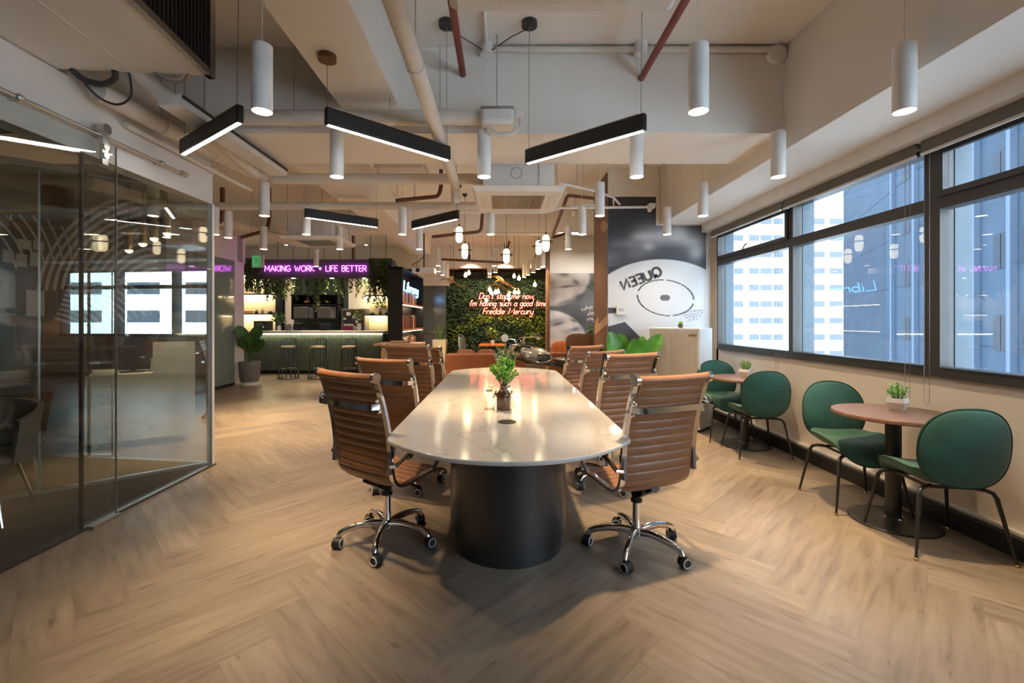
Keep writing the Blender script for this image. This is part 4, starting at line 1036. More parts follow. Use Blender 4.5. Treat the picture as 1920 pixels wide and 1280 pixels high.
def cube_plant(x, y, label):
    t = thing('pot_plant', label, 'potted plant', (x, y, TZ), group='small white-potted plants on the cafe tables')
    m1 = MB(); v = []
    for z, s in ((0, .034), (.055, .052), (.085, .050), (.085, .044), (.06, .042)): v += [(sx*s, sy*s, z) for sx, sy in ((-1,-1),(1,-1),(1,1),(-1,1))]
    f = [(3, 2, 1, 0)]
    for k in range(4): f += [(k*4+j, k*4+(j+1) % 4, k*4+4+(j+1) % 4, k*4+4+j) for j in range(4)]
    f.append((16, 17, 18, 19)); m1.add(v, f); m1.build('pot', M['white'], t, sm=0); 
    lf = MB(); s_ = MB()
    for k in range(26):
        a = k*2.4; sp = math.sqrt(random.random()); tip = Vector((math.cos(a)*.068*sp, math.sin(a)*.068*sp, .085+.10*(1.05-.55*sp*sp)*random.uniform(.75, 1.1)))
        s_.tube([(math.cos(a)*.02, math.sin(a)*.02, .07), tip], .0013, 4)
        for j in range(8): leafquad(lf, Vector((math.cos(a)*.02, math.sin(a)*.02, .07)).lerp(tip, .35+.65*j/7), rdir(.2), rdir(), .017, .013)
    s_.build('stem', M['stem'], t); lf.build('foliage', M['leafb'], t, sm=0); t.rotation_euler.z = R(35); return t
random.seed(31)
cube_plant(2.80, 3.21, 'little green plant in a white faceted pot on the nearer cafe table')
cube_plant(2.76, 5.13, 'little green plant in a white faceted pot on the farther cafe table')
def green_chair():
    t = thing('velvet_chair', 'x', 'chair', group='green velvet chairs at the window tables')
    def bb(x, y, o):
        k = 1.06-.55*max(0, y)**1.6+.10*max(0, -y)*(1-4*max(0, -y))
        z = .655+y; yy = -.235-.11*(y+.22)+.75*x*x + o
        return (x*k, yy, z)
    MB().pillow(.218, .228, .032, bb, 2.5, 10, 44, .030).build('backrest', M['velvet'], t)
    pp = []
    for j in range(60):
        th = 2*PI*j/60; c, s_ = math.cos(th), math.sin(th); q = (abs(c)**2.5+abs(s_)**2.5)**(-1/2.5); pp.append(bb(.220*q*c, .230*q*s_, 0))
    MB().tube(pp, .006, 6, closed=True).build('piping', M['piping'], t)
    def sb(x, y, o):
        up = .075*(abs(x)/.24)**2.4*(1-.3*sm(-.05, .25, y)); dr = -.10*sm(.10, .27, y)**1.5+.05*sm(-.12, -.25, y)
        return (x, y, .445+up+dr+o)
    MB().pillow(.240, .250, .046, sb, 2.6, 10, 44, .046).build('seat', M['velvet'], t)
    pp = []
    for j in range(60):
        th = 2*PI*j/60; c, s_ = math.cos(th), math.sin(th); q = (abs(c)**2.5+abs(s_)**2.5)**(-1/2.5); pp.append(sb(.242*q*c, .252*q*s_, 0))
    MB().tube(pp, .005, 6, closed=True).build('piping', M['piping'], t)
    uf = MB(); uf.tube([(-.12, -.13, .395), (-.12, .13, .395), (.12, .13, .395), (.12, -.13, .395)], .010, 8, closed=True); uf.build('under_frame', M['blackm'], t)
    for sx in (-1, 1):
        for sy in (-1, 1):
            l = MB(); l.tube([(sx*.09, sy*.11, .395), (sx*.16, sy*.155, .395), (sx*.185, sy*.172, .385), (sx*.197, sy*.182, .36), (sx*.25, sy*.238, .012)], [.011, .0115, .012, .012, .0075], 10); lg = l.build('leg', M['blackm'], t)
            MB().lathe([(.013, 0), (.013, .008), (.008, .014)], (sx*.2515, sy*.2395, 0), 12).build('foot_cap', M['brass'], lg)
    return t
gc = green_chair()
GC = [((2.68, 2.82), -9, 'nearest green velvet chair, its back to the camera, at the nearer cafe table'),
      ((2.655, 3.44), 174, 'green velvet chair on the far side of the nearer cafe table'),
      ((2.64, 4.72), -6, 'green velvet chair with its back to the camera at the farther cafe table'),
      ((2.63, 5.36), 176, 'green velvet chair on the far side of the farther cafe table')]
for q, a, l in GC[1:]: again(gc, (*q, 0), R(a), l)
gc.location = (*GC[0][0], 0); gc.rotation_euler = (0, 0, R(GC[0][1])); gc['label'] = GC[0][2]
# ------------------------------------------------------------------ tambour cabinet by the mural
t = thing('tambour_cabinet', 'beige tambour-front cabinet with white side standing before the record mural', 'cabinet', (2.36, 5.98, 0), R(-45))
MB().box(-.33, .33, -.20, .20, .03, 1.26).build('carcass', M['white'], t, sm=0)
tm = MB(); x = -.315
while x < .31: tm.box(x, x+.016, -.212, -.20, .06, 1.235); x += .018
tm.build('tambour_shutter', M['tambour'], t, sm=0)
MB().box(-.33, .33, -.214, .20, 1.26, 1.285).build('top', M['white'], t, sm=0); MB().box(-.33, .33, -.19, .19, 0, .03).build('plinth', M['black'], t, sm=0)
MB().box(.20, .29, -.222, -.212, 1.195, 1.21).build('handle', M['brass'], t, sm=0)
x, y, z = 2.33, 5.90, 1.285
t = thing('succulent', 'tiny succulent in a black pot on top of the tambour cabinet', 'potted plant', (x, y, z))
MB().lathe([(.026, 0), (.034, .05), (.03, .05), (.01, .04)], n=16).build('pot', M['black'], t)
lf = MB(); random.seed(2)
for k in range(16): a = k*2.4; blade(lf, (0, 0, .045), (math.cos(a), math.sin(a), random.uniform(.4, 1.6)), .055, .028, .2)
lf.build('foliage', M['leafb'], t)
# large leafed plant before the mural
t = thing('potted_plant', 'broad leafed bright green plant in front of the record mural', 'potted plant', (1.62, 5.9, 0))
MB().lathe([(.15, 0), (.19, .5), (.17, .5), (.15, .42), (.01, .42)], n=28).build('pot', M['concrete'], t)
MB().cyl((0, 0, .40), (0, 0, .44), .155).build('soil', M['soil'], t)
random.seed(8)
for k, (dx, dy, el, L, W, dr) in enumerate(((-.42, -.15, 1.5, .64, .24, .12), (-.10, .3, 1.6, .60, .20, .1), (.16, -.3, 1.2, .55, .22, .3), (.62, -.1, .95, .70, .20, .02), (.42, .3, 1.1, .60, .18, .1), (-.7, .1, 1.0, .5, .2, .3))):
    lf = MB(); blade(lf, (dx*.10, dy*.06, .62), (dx, dy*.5, el), L, W*1.25, dr*.6, up=(.25*(-1)**k, -1, .25), n=14, fold=.20, rnd=.55); lf.build('leaf', M['leafl'], t, sm=60)
st = MB()
for k in range(6): st.tube([(0, 0, .42), (.02*math.cos(k), .02*math.sin(k), .62)], .012, 6)
st.build('stem', M['stem'], t)
# ================================================================== CEILING FITTINGS
ZB = 2.50
def downlight():
    t = thing('pendant_downlight', 'x', 'pendant lamp', group='white cylinder pendant downlights')
    MB().lathe([(.001, .006), (.047, .006), (.050, 0), (.0525, .003), (.0525, .352), (.048, .355), (.01, .356)], n=32).build('cylinder', M['white'], t)
    m1 = MB(); m1.lathe([(.001, .0005), (.0465, .0005), (.0465, .005), (.001, .005)], n=28); m1.build('lamp_face', M['bulbface'], t)
    MB().cyl((0, 0, .355), (0, 0, CEIL-ZB), .0022, n=6).build('cord', M['whitem'], t)
    ld = bpy.data.lights.new('spot', 'SPOT'); ld.energy = DOWN_W*4; ld.color = WARM; ld.spot_size = R(54); ld.spot_blend = 1.0; ld.shadow_soft_size = .04
    lo = bpy.data.objects.new('spot', ld); C.objects.link(lo); lo.parent = t; lo.location = (0, 0, -.012)
    ld = bpy.data.lights.new('spill', 'SPOT'); ld.energy = DOWN_W*.46; ld.color = (1, .76, .50); ld.spot_size = R(150); ld.spot_blend = 1.0; ld.shadow_soft_size = .04
    lo = bpy.data.objects.new('spill', ld); C.objects.link(lo); lo.parent = t; lo.location = (0, 0, -.012)
    return t
rows = [2.44, 3.55, 4.87, 5.92, 7.14, 9.30, 10.6]
cols = [-3.72, -2.53, -1.28, -.13, 1.06, 2.165]
cn = ['far left column', 'second column from the left', 'third column from the left', 'column over the conference table', 'second column from the windows', 'column along the window bulkhead']
skip = {(0, 0), (0, 1), (0, 3), (1, 0), (1, 1), (2, 2), (2, 3), (4, 3), (4, 5), (5, 5), (6, 5), (6, 0), (6, 1), (6, 2), (5, 4), (6, 4), (5, 0), (5, 1)}  # third-row far-left downlight is added to light the reception desk
spots = [(x, y, 'white cylinder downlight in the %s row from the camera, %s' % (ORD[j], cn[i])) for j, y in enumerate(rows) for i, x in enumerate(cols) if (j, i) not in skip]
spots += [(X_(593, 9.42), 9.42, 'white cylinder downlight hanging right before the neon sign'), (X_(408, 5.92)+.0, 6.15, 'white cylinder downlight beside the glass wall corner post')]
for k, (px, Y) in enumerate(((822, 10.4), (830, 11.2), (838, 12.0), (918, 10.8), (918, 11.8), (983, 11.8), (990, 11.2), (1000, 10.6), (1009, 9.9), (1018, 9.4))):
    spots.append((X_(px, Y), Y, 'small distant white downlight before the plant wall, %s from the left' % ORD[k]))
dl = downlight()
for x, y, l in spots[1:]: again(dl, (x, y, ZB), 0, l)
dl.location = (spots[0][0], spots[0][1], ZB); dl['label'] = spots[0][2]
# black linear pendants
LZ = 2.65
def linear(p, q, label, wires):
    p, q = Vector(p), Vector(q); d = q-p; L = d.length; an = math.atan2(d.y, d.x); m = (p+q)/2
    t = thing('linear_pendant', label, 'pendant lamp', (m.x, m.y, LZ), an, 'black linear pendant lights')
    b = MB(); b.box(-L/2, L/2, -.024, .024, .003, .118); b.build('housing', M['black'], t, bevel=.012)
    MB().box(-L/2+.018, L/2-.018, -.0125, .0125, 0, .004).build('diffuser', M['led'], t, sm=0)
    MB().box(-L/2+.05, L/2-.05, -.012, .012, .118, .124).build('top_rail', M['steel'], t, sm=0)
    mi = Matrix.Rotation(-an, 3, 'Z')
    for (u, top) in wires:
        a = mi @ (Vector(top)-Vector((m.x, m.y, LZ)))
        wr = MB(); wr.tube([(u*L/2, 0, .118), (u*L/2, 0, .2), (a.x, a.y, a.z-.03), (a.x, a.y, a.z)], .0024, 6); wr.build('cord', M['stainless'], t)
        cn_ = MB(); cn_.cyl((a.x, a.y, a.z-.035), (a.x, a.y, a.z), .058, n=24); cn_.build('canopy', M['brown'] if top[2] < 3.3 else M['blackm'], t)
    return t
linear((-2.45, 3.50), (-1.67, 2.92), 'black linear pendant rising to the right, leftmost of the near three', [(-.9, (-2.42, 3.47, CEIL)), (.9, (-1.70, 2.95, CEIL))])
linear((-1.14, 2.95), (-.41, 3.63), 'black linear pendant sloping down to the right, middle of the near three', [(-.97, (-1.126, 2.95, 3.10)), (.95, (-.40, 3.35, CEIL))])
linear((.206, 3.70), (.97, 3.04), 'black linear pendant rising to the right, over the window half of the table', [(-.95, (.21, 3.35, CEIL)), (.93, (.95, 3.06, CEIL))])
linear((-2.42, 5.61), (-1.68, 6.22), 'distant black linear pendant left of the far pair', [(-.95, (-2.40, 5.63, 3.58)), (.95, (-1.70, 6.20, 3.58))])
linear((-1.23, 6.33), (-.535, 5.70), 'distant black linear pendant right of the far pair', [(-.95, (-1.2, 6.31, 3.58)), (.95, (-.56, 5.72, 3.58))])
# air conditioning cassettes
def cassette():
    t = thing('ceiling_cassette', 'x', 'air conditioner', group='white ceiling cassette air conditioners')
    p = MB(); p.add([(-.42, -.42, 0), (.42, -.42, 0), (.42, .42, 0), (-.42, .42, 0), (-.46, -.46, .045), (.46, -.46, .045), (.46, .46, .045), (-.46, .46, .045)], [(0, 3, 2, 1), (0, 1, 5, 4), (1, 2, 6, 5), (2, 3, 7, 6), (3, 0, 4, 7), (4, 5, 6, 7)]); p.build('panel', M['whitem'], t, sm=0, bevel=.004)
    MB().box(-.35, .35, -.35, .35, .05, .30).build('body', M['whitem'], t, sm=0, bevel=.012)
    MB().box(-.36, .36, -.36, .36, .045, .055).build('gasket', M['black'], t, sm=0)
    g = MB()
    for k in range(28): g.box(-.27, .27, -.25+k*.0185, -.242+k*.0185, -.004, .004)
    for k in range(5): g.box(-.262+k*.13, -.256+k*.13, -.25, .25, -.005, .005)
    g.build('grille', M['steel'], t, sm=0); MB().box(-.27, .27, -.26, .26, -.001, .001).build('intake', M['charcoal'], t, sm=0)
    for k in range(4):
        c, s = (1, 0) if k % 2 == 0 else (0, 1); sg_ = 1 if k < 2 else -1
        m1 = MB()
        if k % 2 == 0: m1.box(-.25, .25, sg_*.345-.03, sg_*.345+.03, -.004, .002)
        else: m1.box(sg_*.345-.03, sg_*.345+.03, -.25, .25, -.004, .002)
        m1.build('vane', M['pipe'], t, sm=0, bevel=.004)
    m1 = MB(); m1.ring((-.02, -.352, .20), .055, .004, 24, 6, 'Y'); m1.build('knockout', M['steel'], t)
    m1 = MB(); m1.box(.20, .34, -.362, -.35, .07, .29); m1.build('service_box', M['white'], t, sm=0, bevel=.004)
    m1 = MB()
    for sx in (-1, 1):
        for sy in (-1, 1): m1.cyl((sx*.38, sy*.3, .12), (sx*.38, sy*.3, CEIL-2.63), .005, n=6)
    m1.build('hanger_rod', M['steel'], t)
    return t
cs_ = cassette()
again(cs_, (-2.93, 7.35, 2.63), 0, 'white ceiling cassette air conditioner up left, tinged pink near the neon')
again(cs_, (.25, 1.42, 2.63), 0, 'white ceiling cassette air conditioner cut off by the top edge of the photo')
t = thing('access_tray', 'white shallow box unit tucked high behind the cross beam, left of the low cassette', 'ceiling box', (-1.24, 5.75, 3.22))
MB().box(-.30, .30, -.25, .30, 0, .12).build('box', M['whitem'], t, bevel=.01); MB().box(-.24, .24, -.19, .24, -.008, 0).build('cover', M['white'], t, sm=0)
m1 = MB(); m1.cyl((-.25, 0, .12), (-.25, 0, CEIL-3.22), .005, n=6); m1.cyl((.25, 0, .12), (.25, 0, CEIL-3.22), .005, n=6); m1.build('hanger_rod', M['steel'], t)
cs_.location = (.175, 4.82, 2.63); cs_['label'] = 'white ceiling cassette air conditioner hanging low over the conference table'
def spline3(p):
    return [tuple(v) for v in [Vector((*spline([(q[0], q[1]) for q in p], 6)[i], spline([(q[2], 0) for q in p], 6)[i][0])) for i in range((len(p)-1)*6+1)]]
# fan coil unit at the upper left
t = thing('fan_coil_unit', 'large beige boxed fan coil unit with dark grille, hung at the upper left', 'air conditioner', (-3.0, 1.9, 2.95), R(5))
MB().box(-1.35, 1.20, -1.3, .92, .0, .55).build('casing', M['ceil'], t, sm=0, bevel=.004)
m1 = MB(); m1.box(1.20, 1.235, -1.3, .93, -.012, .03); m1.box(1.20, 1.24, .88, .94, -.012, .55); m1.box(1.2, 1.235, -1.3, .93, .53, .56); m1.build('grille_frame', M['steel'], t, sm=0)
m1 = MB(); 
for k in range(60): m1.box(1.205, 1.222, -1.28+k*.036, -1.262+k*.036, .03, .53)
m1.build('grille', M['black'], t, sm=0)
m1 = MB()
for y in (-.6, .15): m1.box(-1.35, 1.2, y, y+.012, -.004, 0)
m1.box(-.2, -.188, -1.3, .92, -.004, 0); m1.box(.75, .76, -1.3, .92, -.004, 0); m1.build('seam', M['whitem'], t, sm=0)
m1 = MB(); m1.tube(spline3([(.40, .90, .0), (.44, .95, -.04), (.53, .97, -.055), (.62, .95, -.03), (.66, .90, .0)]), .018, 8); m1.tube(spline3([(.42, .93, -.02), (.50, .97, -.13), (.60, 1.0, -.17), (.70, .98, -.12), (.73, .92, .0)]), .007, 8); m1.build('flex_hose', M['charcoal'], t)
m1 = MB(); m1.tube(spline3([(.88, .90, .02), (.95, .94, -.02), (1.04, .94, -.02), (1.10, .90, .02)]), .018, 8); m1.build('flex_hose', M['steel'], t)
# pipes
def pipe(label, pts, r, m, collars=((0, 1, .5),), cat='pipe'):
    t = thing('pipe', label, cat, pts[0])
    MB().tube(pts, r, 14 if r > .03 else 10).build('run', m, t, world=True, sm=50)
    for a, b, k in collars:
        p, q = Vector(pts[a]), Vector(pts[b]); c = p.lerp(q, k); d = (q-p).normalized()
        MB().cyl(c-d*.012, c+d*.012, r*1.10, n=16).build('clamp', m, t, world=True)
        hh = CEIL
        MB().cyl(c, (c.x, c.y, hh), .004, n=6).build('hanger_rod', M['steel'], t, world=True)
    return t
def elbow(p, n=6, r=.12):
    out = [p[0]]
    for i in range(1, len(p)-1):
        a, b, c = Vector(p[i-1]), Vector(p[i]), Vector(p[i+1]); rr = min(r, (b-a).length*.45, (c-b).length*.45)
        s, e = b+(a-b).normalized()*rr, b+(c-b).normalized()*rr
        out += [tuple(s.lerp(b, k/n).lerp(b.lerp(e, k/n), k/n)) for k in range(n+1)]
    return out+[p[-1]]
pipe('white lagged pipe running away from the camera above the table', elbow([(-.486, -1, 2.83), (-.486, 4.85, 2.83), (-.486, 4.93, 2.66)], r=.06), .050, M['pipe'], [(0, 1, .45), (0, 1, .62), (0, 1, .8)])
pipe('fat white lagged pipe along the top of the left wall', [(-2.62, 2.95, 2.87), (-2.62, 4.2, 2.91), (-2.60, 4.97, 2.945)], .062, M['pipe'], [(0, 1, .45), (0, 1, .7), (0, 1, .95)])
pipe('second white lagged pipe beside the fat one at upper left', [(-2.36, 2.90, 3.02), (-2.36, 3.1, 2.95), (-2.36, 3.6, 2.93), (-2.36, 4.35, 2.81)], .066, M['pipe'], [(1, 2, .4)])
pipe('thin white conduit under the fat pipe on the left wall', [(-2.72, 3.3, 2.80), (-2.72, 4.95, 2.80)], .022, M['pipe'], [(0, 1, .6)])
pipe('white lagged cross pipe in front of the beam', [(-2.1, 3.52, 2.95), (-.10, 3.52, 2.95)], .056, M['pipe'], [(0, 1, .25), (0, 1, .62)])
pipe('white cross pipe behind the beam, upper of two', [(-2.52, 5.06, 2.955), (-.2, 5.06, 2.955)], .060, M['pipe'], [(0, 1, .5)])
pipe('white cross pipe behind the beam, lower of two', [(-4.6, 6.36, 2.98), (-.4, 6.36, 2.985), (.0, 6.36, 3.02)], .055, M['pipe'], [(0, 1, .5), (0, 1, .75)])
pipe('rust red sprinkler pipe left of centre under the ceiling', [(-.305, -1, 3.36), (-.305, 3.66, 3.36)], .026, M['red'])
pipe('rust red sprinkler pipe slanting at the upper right', [(1.10, -1, 3.33), (1.13, 3.66, 3.33)], .026, M['red'])
def pp(Y, *q): return [P(a, b, Y) for a, b in q]
pipe('brown pipe with an upturned end beside the middle cross pipes', elbow(pp(5.8, (742, 376), (822, 368), (827, 352), (827, 318)), r=.08), .026, M['brownpipe'])
pipe('brown pipe bending down left of the capsule lamps', elbow(pp(7.4, (810, 444), (902, 434), (905, 392)), r=.08), .026, M['brownpipe'])
pipe('brown pipe slanting down right of the capsule lamps', elbow([P(1116, 372, 6.4), P(1064, 366, 6.4), P(1060, 378, 6.4), P(1034, 446, 7.8), P(1065, 436, 7.8), P(1069, 447, 7.8), P(1058, 449, 7.8)], r=.06), .024, M['brownpipe'])
pipe('long thin brown pipe low across the far ceiling', pp(9.0, (828, 486), (945, 492), (955, 452)), .024, M['brownpipe'])
pipe('brown pipe turning down at the upper left behind the downlights', elbow(pp(7.4, (452, 445), (500, 432), (505, 412), (505, 352)), r=.1), .03, M['brownpipe'])
pipe('vertical brown pipe by the left corridor wall', elbow(pp(7.0, (392, 416), (417, 416), (417, 352)), r=.08), .034, M['brownpipe'])
pipe('straight brown pipe across the left ceiling bay', pp(8.4, (452, 374), (578, 374)), .034, M['brownpipe'])
pipe('brown pipe running diagonally along the left ceiling bay', [P(505, 352, 8.0), P(570, 352, 8.0), P(590, 380, 10.5)], .03, M['brownpipe'])
pipe('brown pipe dropping behind the bar sign', elbow(pp(10.6, (640, 432), (662, 438), (662, 486)), r=.1), .03, M['brownpipe'])
pipe('dark thin pipe rows before the far plant wall', pp(12.5, (860, 504), (1040, 504)), .02, M['brownpipe'])
pipe('fat white lagged pipe over the left corridor towards the bar', [(-4.9, 5.4, 3.02), (-4.35, 9.8, 3.03)], .08, M['pipe'])
pipe('white cross pipe high before the far beam', [P(860, 482, 8.4)[:2]+(2.98,), P(1110, 434, 8.4)[:2]+(2.98,)], .03, M['pipe'])
# white conduit with junction boxes along the beam
t = thing('conduit', 'white conduit with round junction boxes along the top of the beam', 'conduit', (.9, 3.63, 3.56))
MB().cyl((-.12, 3.632, 3.545), (2.21, 3.632, 3.545), .024, n=12).build('run', M['pipe'], t, world=True)
for x in (-.115, 1.11): MB().cyl((x, 3.61, 3.49), (x, 3.61, CEIL), .052, n=18).build('junction_box', M['white'], t, world=True)
m1 = MB(); m1.cyl((2.20, 3.60, 3.50), (2.20, 3.655, 3.50), .07, n=8); m1.build('junction_box', M['white'], t, world=True)
MB().tube([(-.115, 3.6, 3.5), (-.23, 3.5, 3.52), (-.40, 3.36, 3.54)], .004, 6).build('cable', M['blackm'], t, world=True)
MB().tube([(-.10, 3.6, 3.5), (.08, 3.48, 3.55), (.21, 3.36, 3.54)], .004, 6).build('cable', M['blackm'], t, world=True)
for x in (-.115,): MB().cyl((x, 3.0, 3.562), (x, 3.6, 3.562), .016, n=10).build('run', M['white'], t, world=True)
t = thing('sensor_unit', 'white ceiling pump box with looped hose in front of the beam', 'ceiling box', (0, 3.5, 2.93))
MB().box(-.155, .10, 3.40, 3.60, 2.86, 2.99).build('box', M['whitem'], t, world=True, bevel=.03)
MB().box(-.15, .095, 3.395, 3.605, 2.965, 2.985).build('lid', M['stainless'], t, world=True, bevel=.006)
MB().box(.10, .17, 3.45, 3.55, 2.93, 3.0).build('outlet', M['whitem'], t, world=True, bevel=.01)
MB().tube([(.15, 3.5, 2.93), (.15, 3.48, 2.86), (.08, 3.46, 2.80), (-.02, 3.46, 2.79), (-.10, 3.47, 2.84)], .018, 8).build('hose', M['whitem'], t, world=True)
MB().cyl((-.03, 3.5, 2.99), (-.03, 3.5, CEIL), .005, n=6).build('hanger_rod', M['steel'], t, world=True)
# cable trunking at the left
t = thing('cable_trunking', 'white rectangular cable trunking descending at upper left', 'trunking', (-1.95, 4.0, 3.0))
m1 = MB(); m1.obox((-2.15, 3.68, 2.815), (.16, 1.45, .07)); m1.build('trunk', M['whitem'], t, world=True, sm=0)
MB().cyl((-2.15, 3.3, 2.85), (-2.15, 3.3, CEIL), .005, n=6).build('hanger_rod', M['steel'], t, world=True)
MB().obox((-2.066, 3.68, 2.835), (.012, 1.45, .02)).build('cover_gap', M['charcoal'], t, world=True, sm=0)
# security camera on a white arm over the mural
t = thing('security_camera', 'white security camera at the end of a pipe above the record mural', 'camera', P(1222, 386, 6.3))
MB().cyl((1.56, 6.3, 2.97), (1.56, 6.3, CEIL), .01, n=8).build('hanger_rod', M['white'], t, world=True)
MB().cyl(P(1035, 390, 6.3), P(1222, 388, 6.3), .018, n=10).build('arm', M['white'], t, world=True)
c = P(1222, 386, 6.3); MB().box(c[0]-.05, c[0]+.04, 6.25, 6.35, c[2]-.03, c[2]+.03).build('mount', M['white'], t, world=True, bevel=.008)
MB().cyl((c[0]-.03, 6.28, c[2]-.03), (c[0]-.075, 6.16, c[2]-.09), .03, n=14).build('lens_tube', M['white'], t, world=True)
pipe('bent white conduit right of the low cassette', [P(1045, 342, 5.3), P(1115, 358, 5.9), P(1150, 370, 6.3), P(1162, 383, 6.4)], .016, M['white'])
pipe('slim white conduit sweeping right below the low cassette', [P(830, 398, 6.6), P(1020, 399, 6.6), P(1050, 391, 6.6), P(1100, 384, 6.6), P(1130, 384, 6.6)], .014, M['white'])
# capsule lamps with a ring
def capsule():
    t = thing('capsule_pendant', 'x', 'pendant lamp', group='opal capsule pendants with dark rings')
    MB().lathe([(.001, -.13), (.03, -.122), (.05, -.095), (.055, -.06), (.055, .07), (.05, .10), (.03, .125), (.001, .13)], n=24).build('shade', M['amberlamp'], t)
    m1 = MB(); m1.ring((0, 0, .02), .108, .009, 32, 6); m1.tube([(-.105, 0, .02), (-.05, 0, .02)], .004, 5); m1.tube([(.105, 0, .02), (.05, 0, .02)], .004, 5); m1.build('ring', M['blackm'], t)
    MB().cyl((0, 0, .12), (0, 0, .17), .012, n=10).build('cap', M['blackm'], t); MB().cyl((0, 0, 0), (0, 0, 1), .003, n=6).build('cord', M['blackm'], t)
    MB().lathe([(.045, 0), (.035, -.03), (.012, -.055)], n=18).build('canopy', M['blackm'], t); return t
def hang(t, z0):
    top = (CEIL if not 8.9 < t.location.y < 9.4 else 3.14)-t.location.z
    for ch in t.children:
        s_ = ch.name.split('.')[0]
        if s_ == 'cord': ch.location.z = z0; ch.scale.z = top-z0
        if s_ == 'canopy': ch.location.z = top
    return t
cp_ = capsule(); CPL = [(861, 440, 7.4, 'leftmost and high'), (871.5, 471, 7.9, 'second from the left, hanging lower'), (949.5, 480, 8.0, 'lowest, in the middle'), (1010, 464, 8.2, 'second from the right'), (1023.5, 456, 7.0, 'rightmost')]
for px, py, Y, l in CPL[1:]: hang(again(cp_, P(px, py, Y), 0, 'glowing opal capsule pendant with dark ring, '+l), .17)
cp_.location = P(*CPL[0][:3]); hang(cp_, .17); cp_['label'] = 'glowing opal capsule pendant with dark ring, '+CPL[0][3]
# filament bulbs near the plant wall
def bulb():
    t = thing('filament_bulb', 'x', 'light bulb', group='warm filament bulbs before the plant wall')
    MB().lathe([(.001, -.075), (.025, -.068), (.04, -.04), (.038, -.01), (.018, .03), (.014, .04)], n=16).build('bulb', M['filament'], t)
    MB().cyl((0, 0, .04), (0, 0, .09), .016, n=10).build('socket', M['brass'], t); MB().cyl((0, 0, 0), (0, 0, 1), .003, n=5).build('cord', M['blackm'], t); return t
bl = bulb(); BL = [(873, 514), (879, 510), (918, 541), (921, 547), (929, 546), (934, 545), (912, 561), (954, 558), (954, 551), (965, 546), (972, 546), (964, 516), (973, 520), (1003, 532)]
for k, (px, py) in enumerate(BL):
    lab = 'warm glowing filament bulb before the plant wall, %s from the left' % ORD[k]
    if k == 0: continue
    hang(again(bl, P(px, py, 11.0+.25*(k % 4)), 0, lab), .09)
bl.location = P(873, 514, 11.0); hang(bl, .09); bl['label'] = 'warm glowing filament bulb before the plant wall, first from the left'
# brass leaf pendants
def leaf_lamp(px, py, Y, a, label):
    t = thing('leaf_pendant', label, 'pendant lamp', P(px, py, Y), R(a), 'curled brass leaf pendants')
    m1 = MB()
    def fn(u, v, s_):
        x = -.35+.7*u; wv = .10*math.sin(PI*u)**.6; y = (2*v-1)*wv; return (x, y, .10*math.sin(PI*u*1.5+.6)+.35*y*y/.1-.05+(.004 if s_ else 0))
    m1.slab(fn, 24, 6); m1.build('leaf', M['brass'], t)
    MB().cyl((0, 0, 0), (0, 0, 1), .004, n=6).build('cord', M['blackm'], t); return hang(t, 0)
leaf_lamp(850, 527, 11.0, 10, 'curled brass leaf pendant at the left before the plant wall')
leaf_lamp(938, 523, 11.3, 35, 'curled brass leaf pendant above the red neon, upper one')
leaf_lamp(950, 530, 11.0, -30, 'curled brass leaf pendant above the red neon, crossing the upper one')
leaf_lamp(942, 538, 11.6, 5, 'curled brass leaf pendant above the red neon, lowest one')
# projector
t = thing('projector', 'white projector hanging from a dark bracket near the bookcase', 'projector', P(795, 508, 9.2))
MB().box(-.22, .22, -.15, .15, -.05, .06).build('body', M['whitem'], t, bevel=.01); MB().cyl((0, 0, .06), (0, 0, 3.14-P(795, 508, 9.2)[2]), .015, n=8).build('bracket', M['blackm'], t); MB().cyl((-.1, -.17, 0), (-.1, -.15, 0), .04).build('lens', M['black'], t)
MB().tube([(-.2, 0, .06), (-.25, 0, .12), (-.1, 0, .2), (0, 0, .3)], .008, 6).build('cable', M['black'], t)
# ================================================================== FAR LOUNGE
# bookcase
BX = -2.18
t = thing('bookcase', 'tall black bookcase with lit oak shelves and blue neon Library sign', 'bookcase', (BX-.15, 11.0, 0))
m1 = MB(); m1.box(BX-.26, BX+.02, 9.98, 10.03, 0, 2.56); m1.box(BX-.26, BX+.02, 12.62, 12.67, 0, 2.56); m1.box(BX-.30, BX-.26, 9.98, 12.67, 0, 2.56); m1.box(BX-.26, BX+.02, 9.98, 12.67, 2.53, 2.56); m1.build('carcass', M['black'], t, world=True, sm=0)
shz = [(.66, 'bottom'), (1.18, 'middle'), (1.78, 'top')]
for z, nm in shz:
    MB().box(BX-.26, BX+.03, 10.03, 12.62, z-.04, z).build('shelf', M['oakwood'], t, world=True, sm=0)
    MB().box(BX-.02, BX+.01, 10.06, 12.6, z-.052, z-.041).build('light_strip', M['warmstrip'], t, world=True, sm=0)
nb = MB(); st, wd = text_strokes('Library', .22, .12, .12); k = 1.75/wd
for s in st: nb.tube([(BX+.015, 10.15+p[0]*k, 2.06+p[1]) for p in s], .014, 5)
nb.build('neon_sign', M['neonb'], t, world=True)
bcol = [S(120, 60, 52), S(160, 110, 100), S(96, 44, 48), S(190, 150, 140), S(70, 40, 46), S(140, 84, 74), S(200, 172, 160), S(60, 52, 60)]
bnm = ['rust red', 'dusty pink', 'wine red', 'pale pink', 'dark plum', 'brick red', 'cream', 'dark grey']
bm = [mat('book cover '+n, c, .6) for n, c in zip(bnm, bcol)]
random.seed(17)
pgs = M['paper']
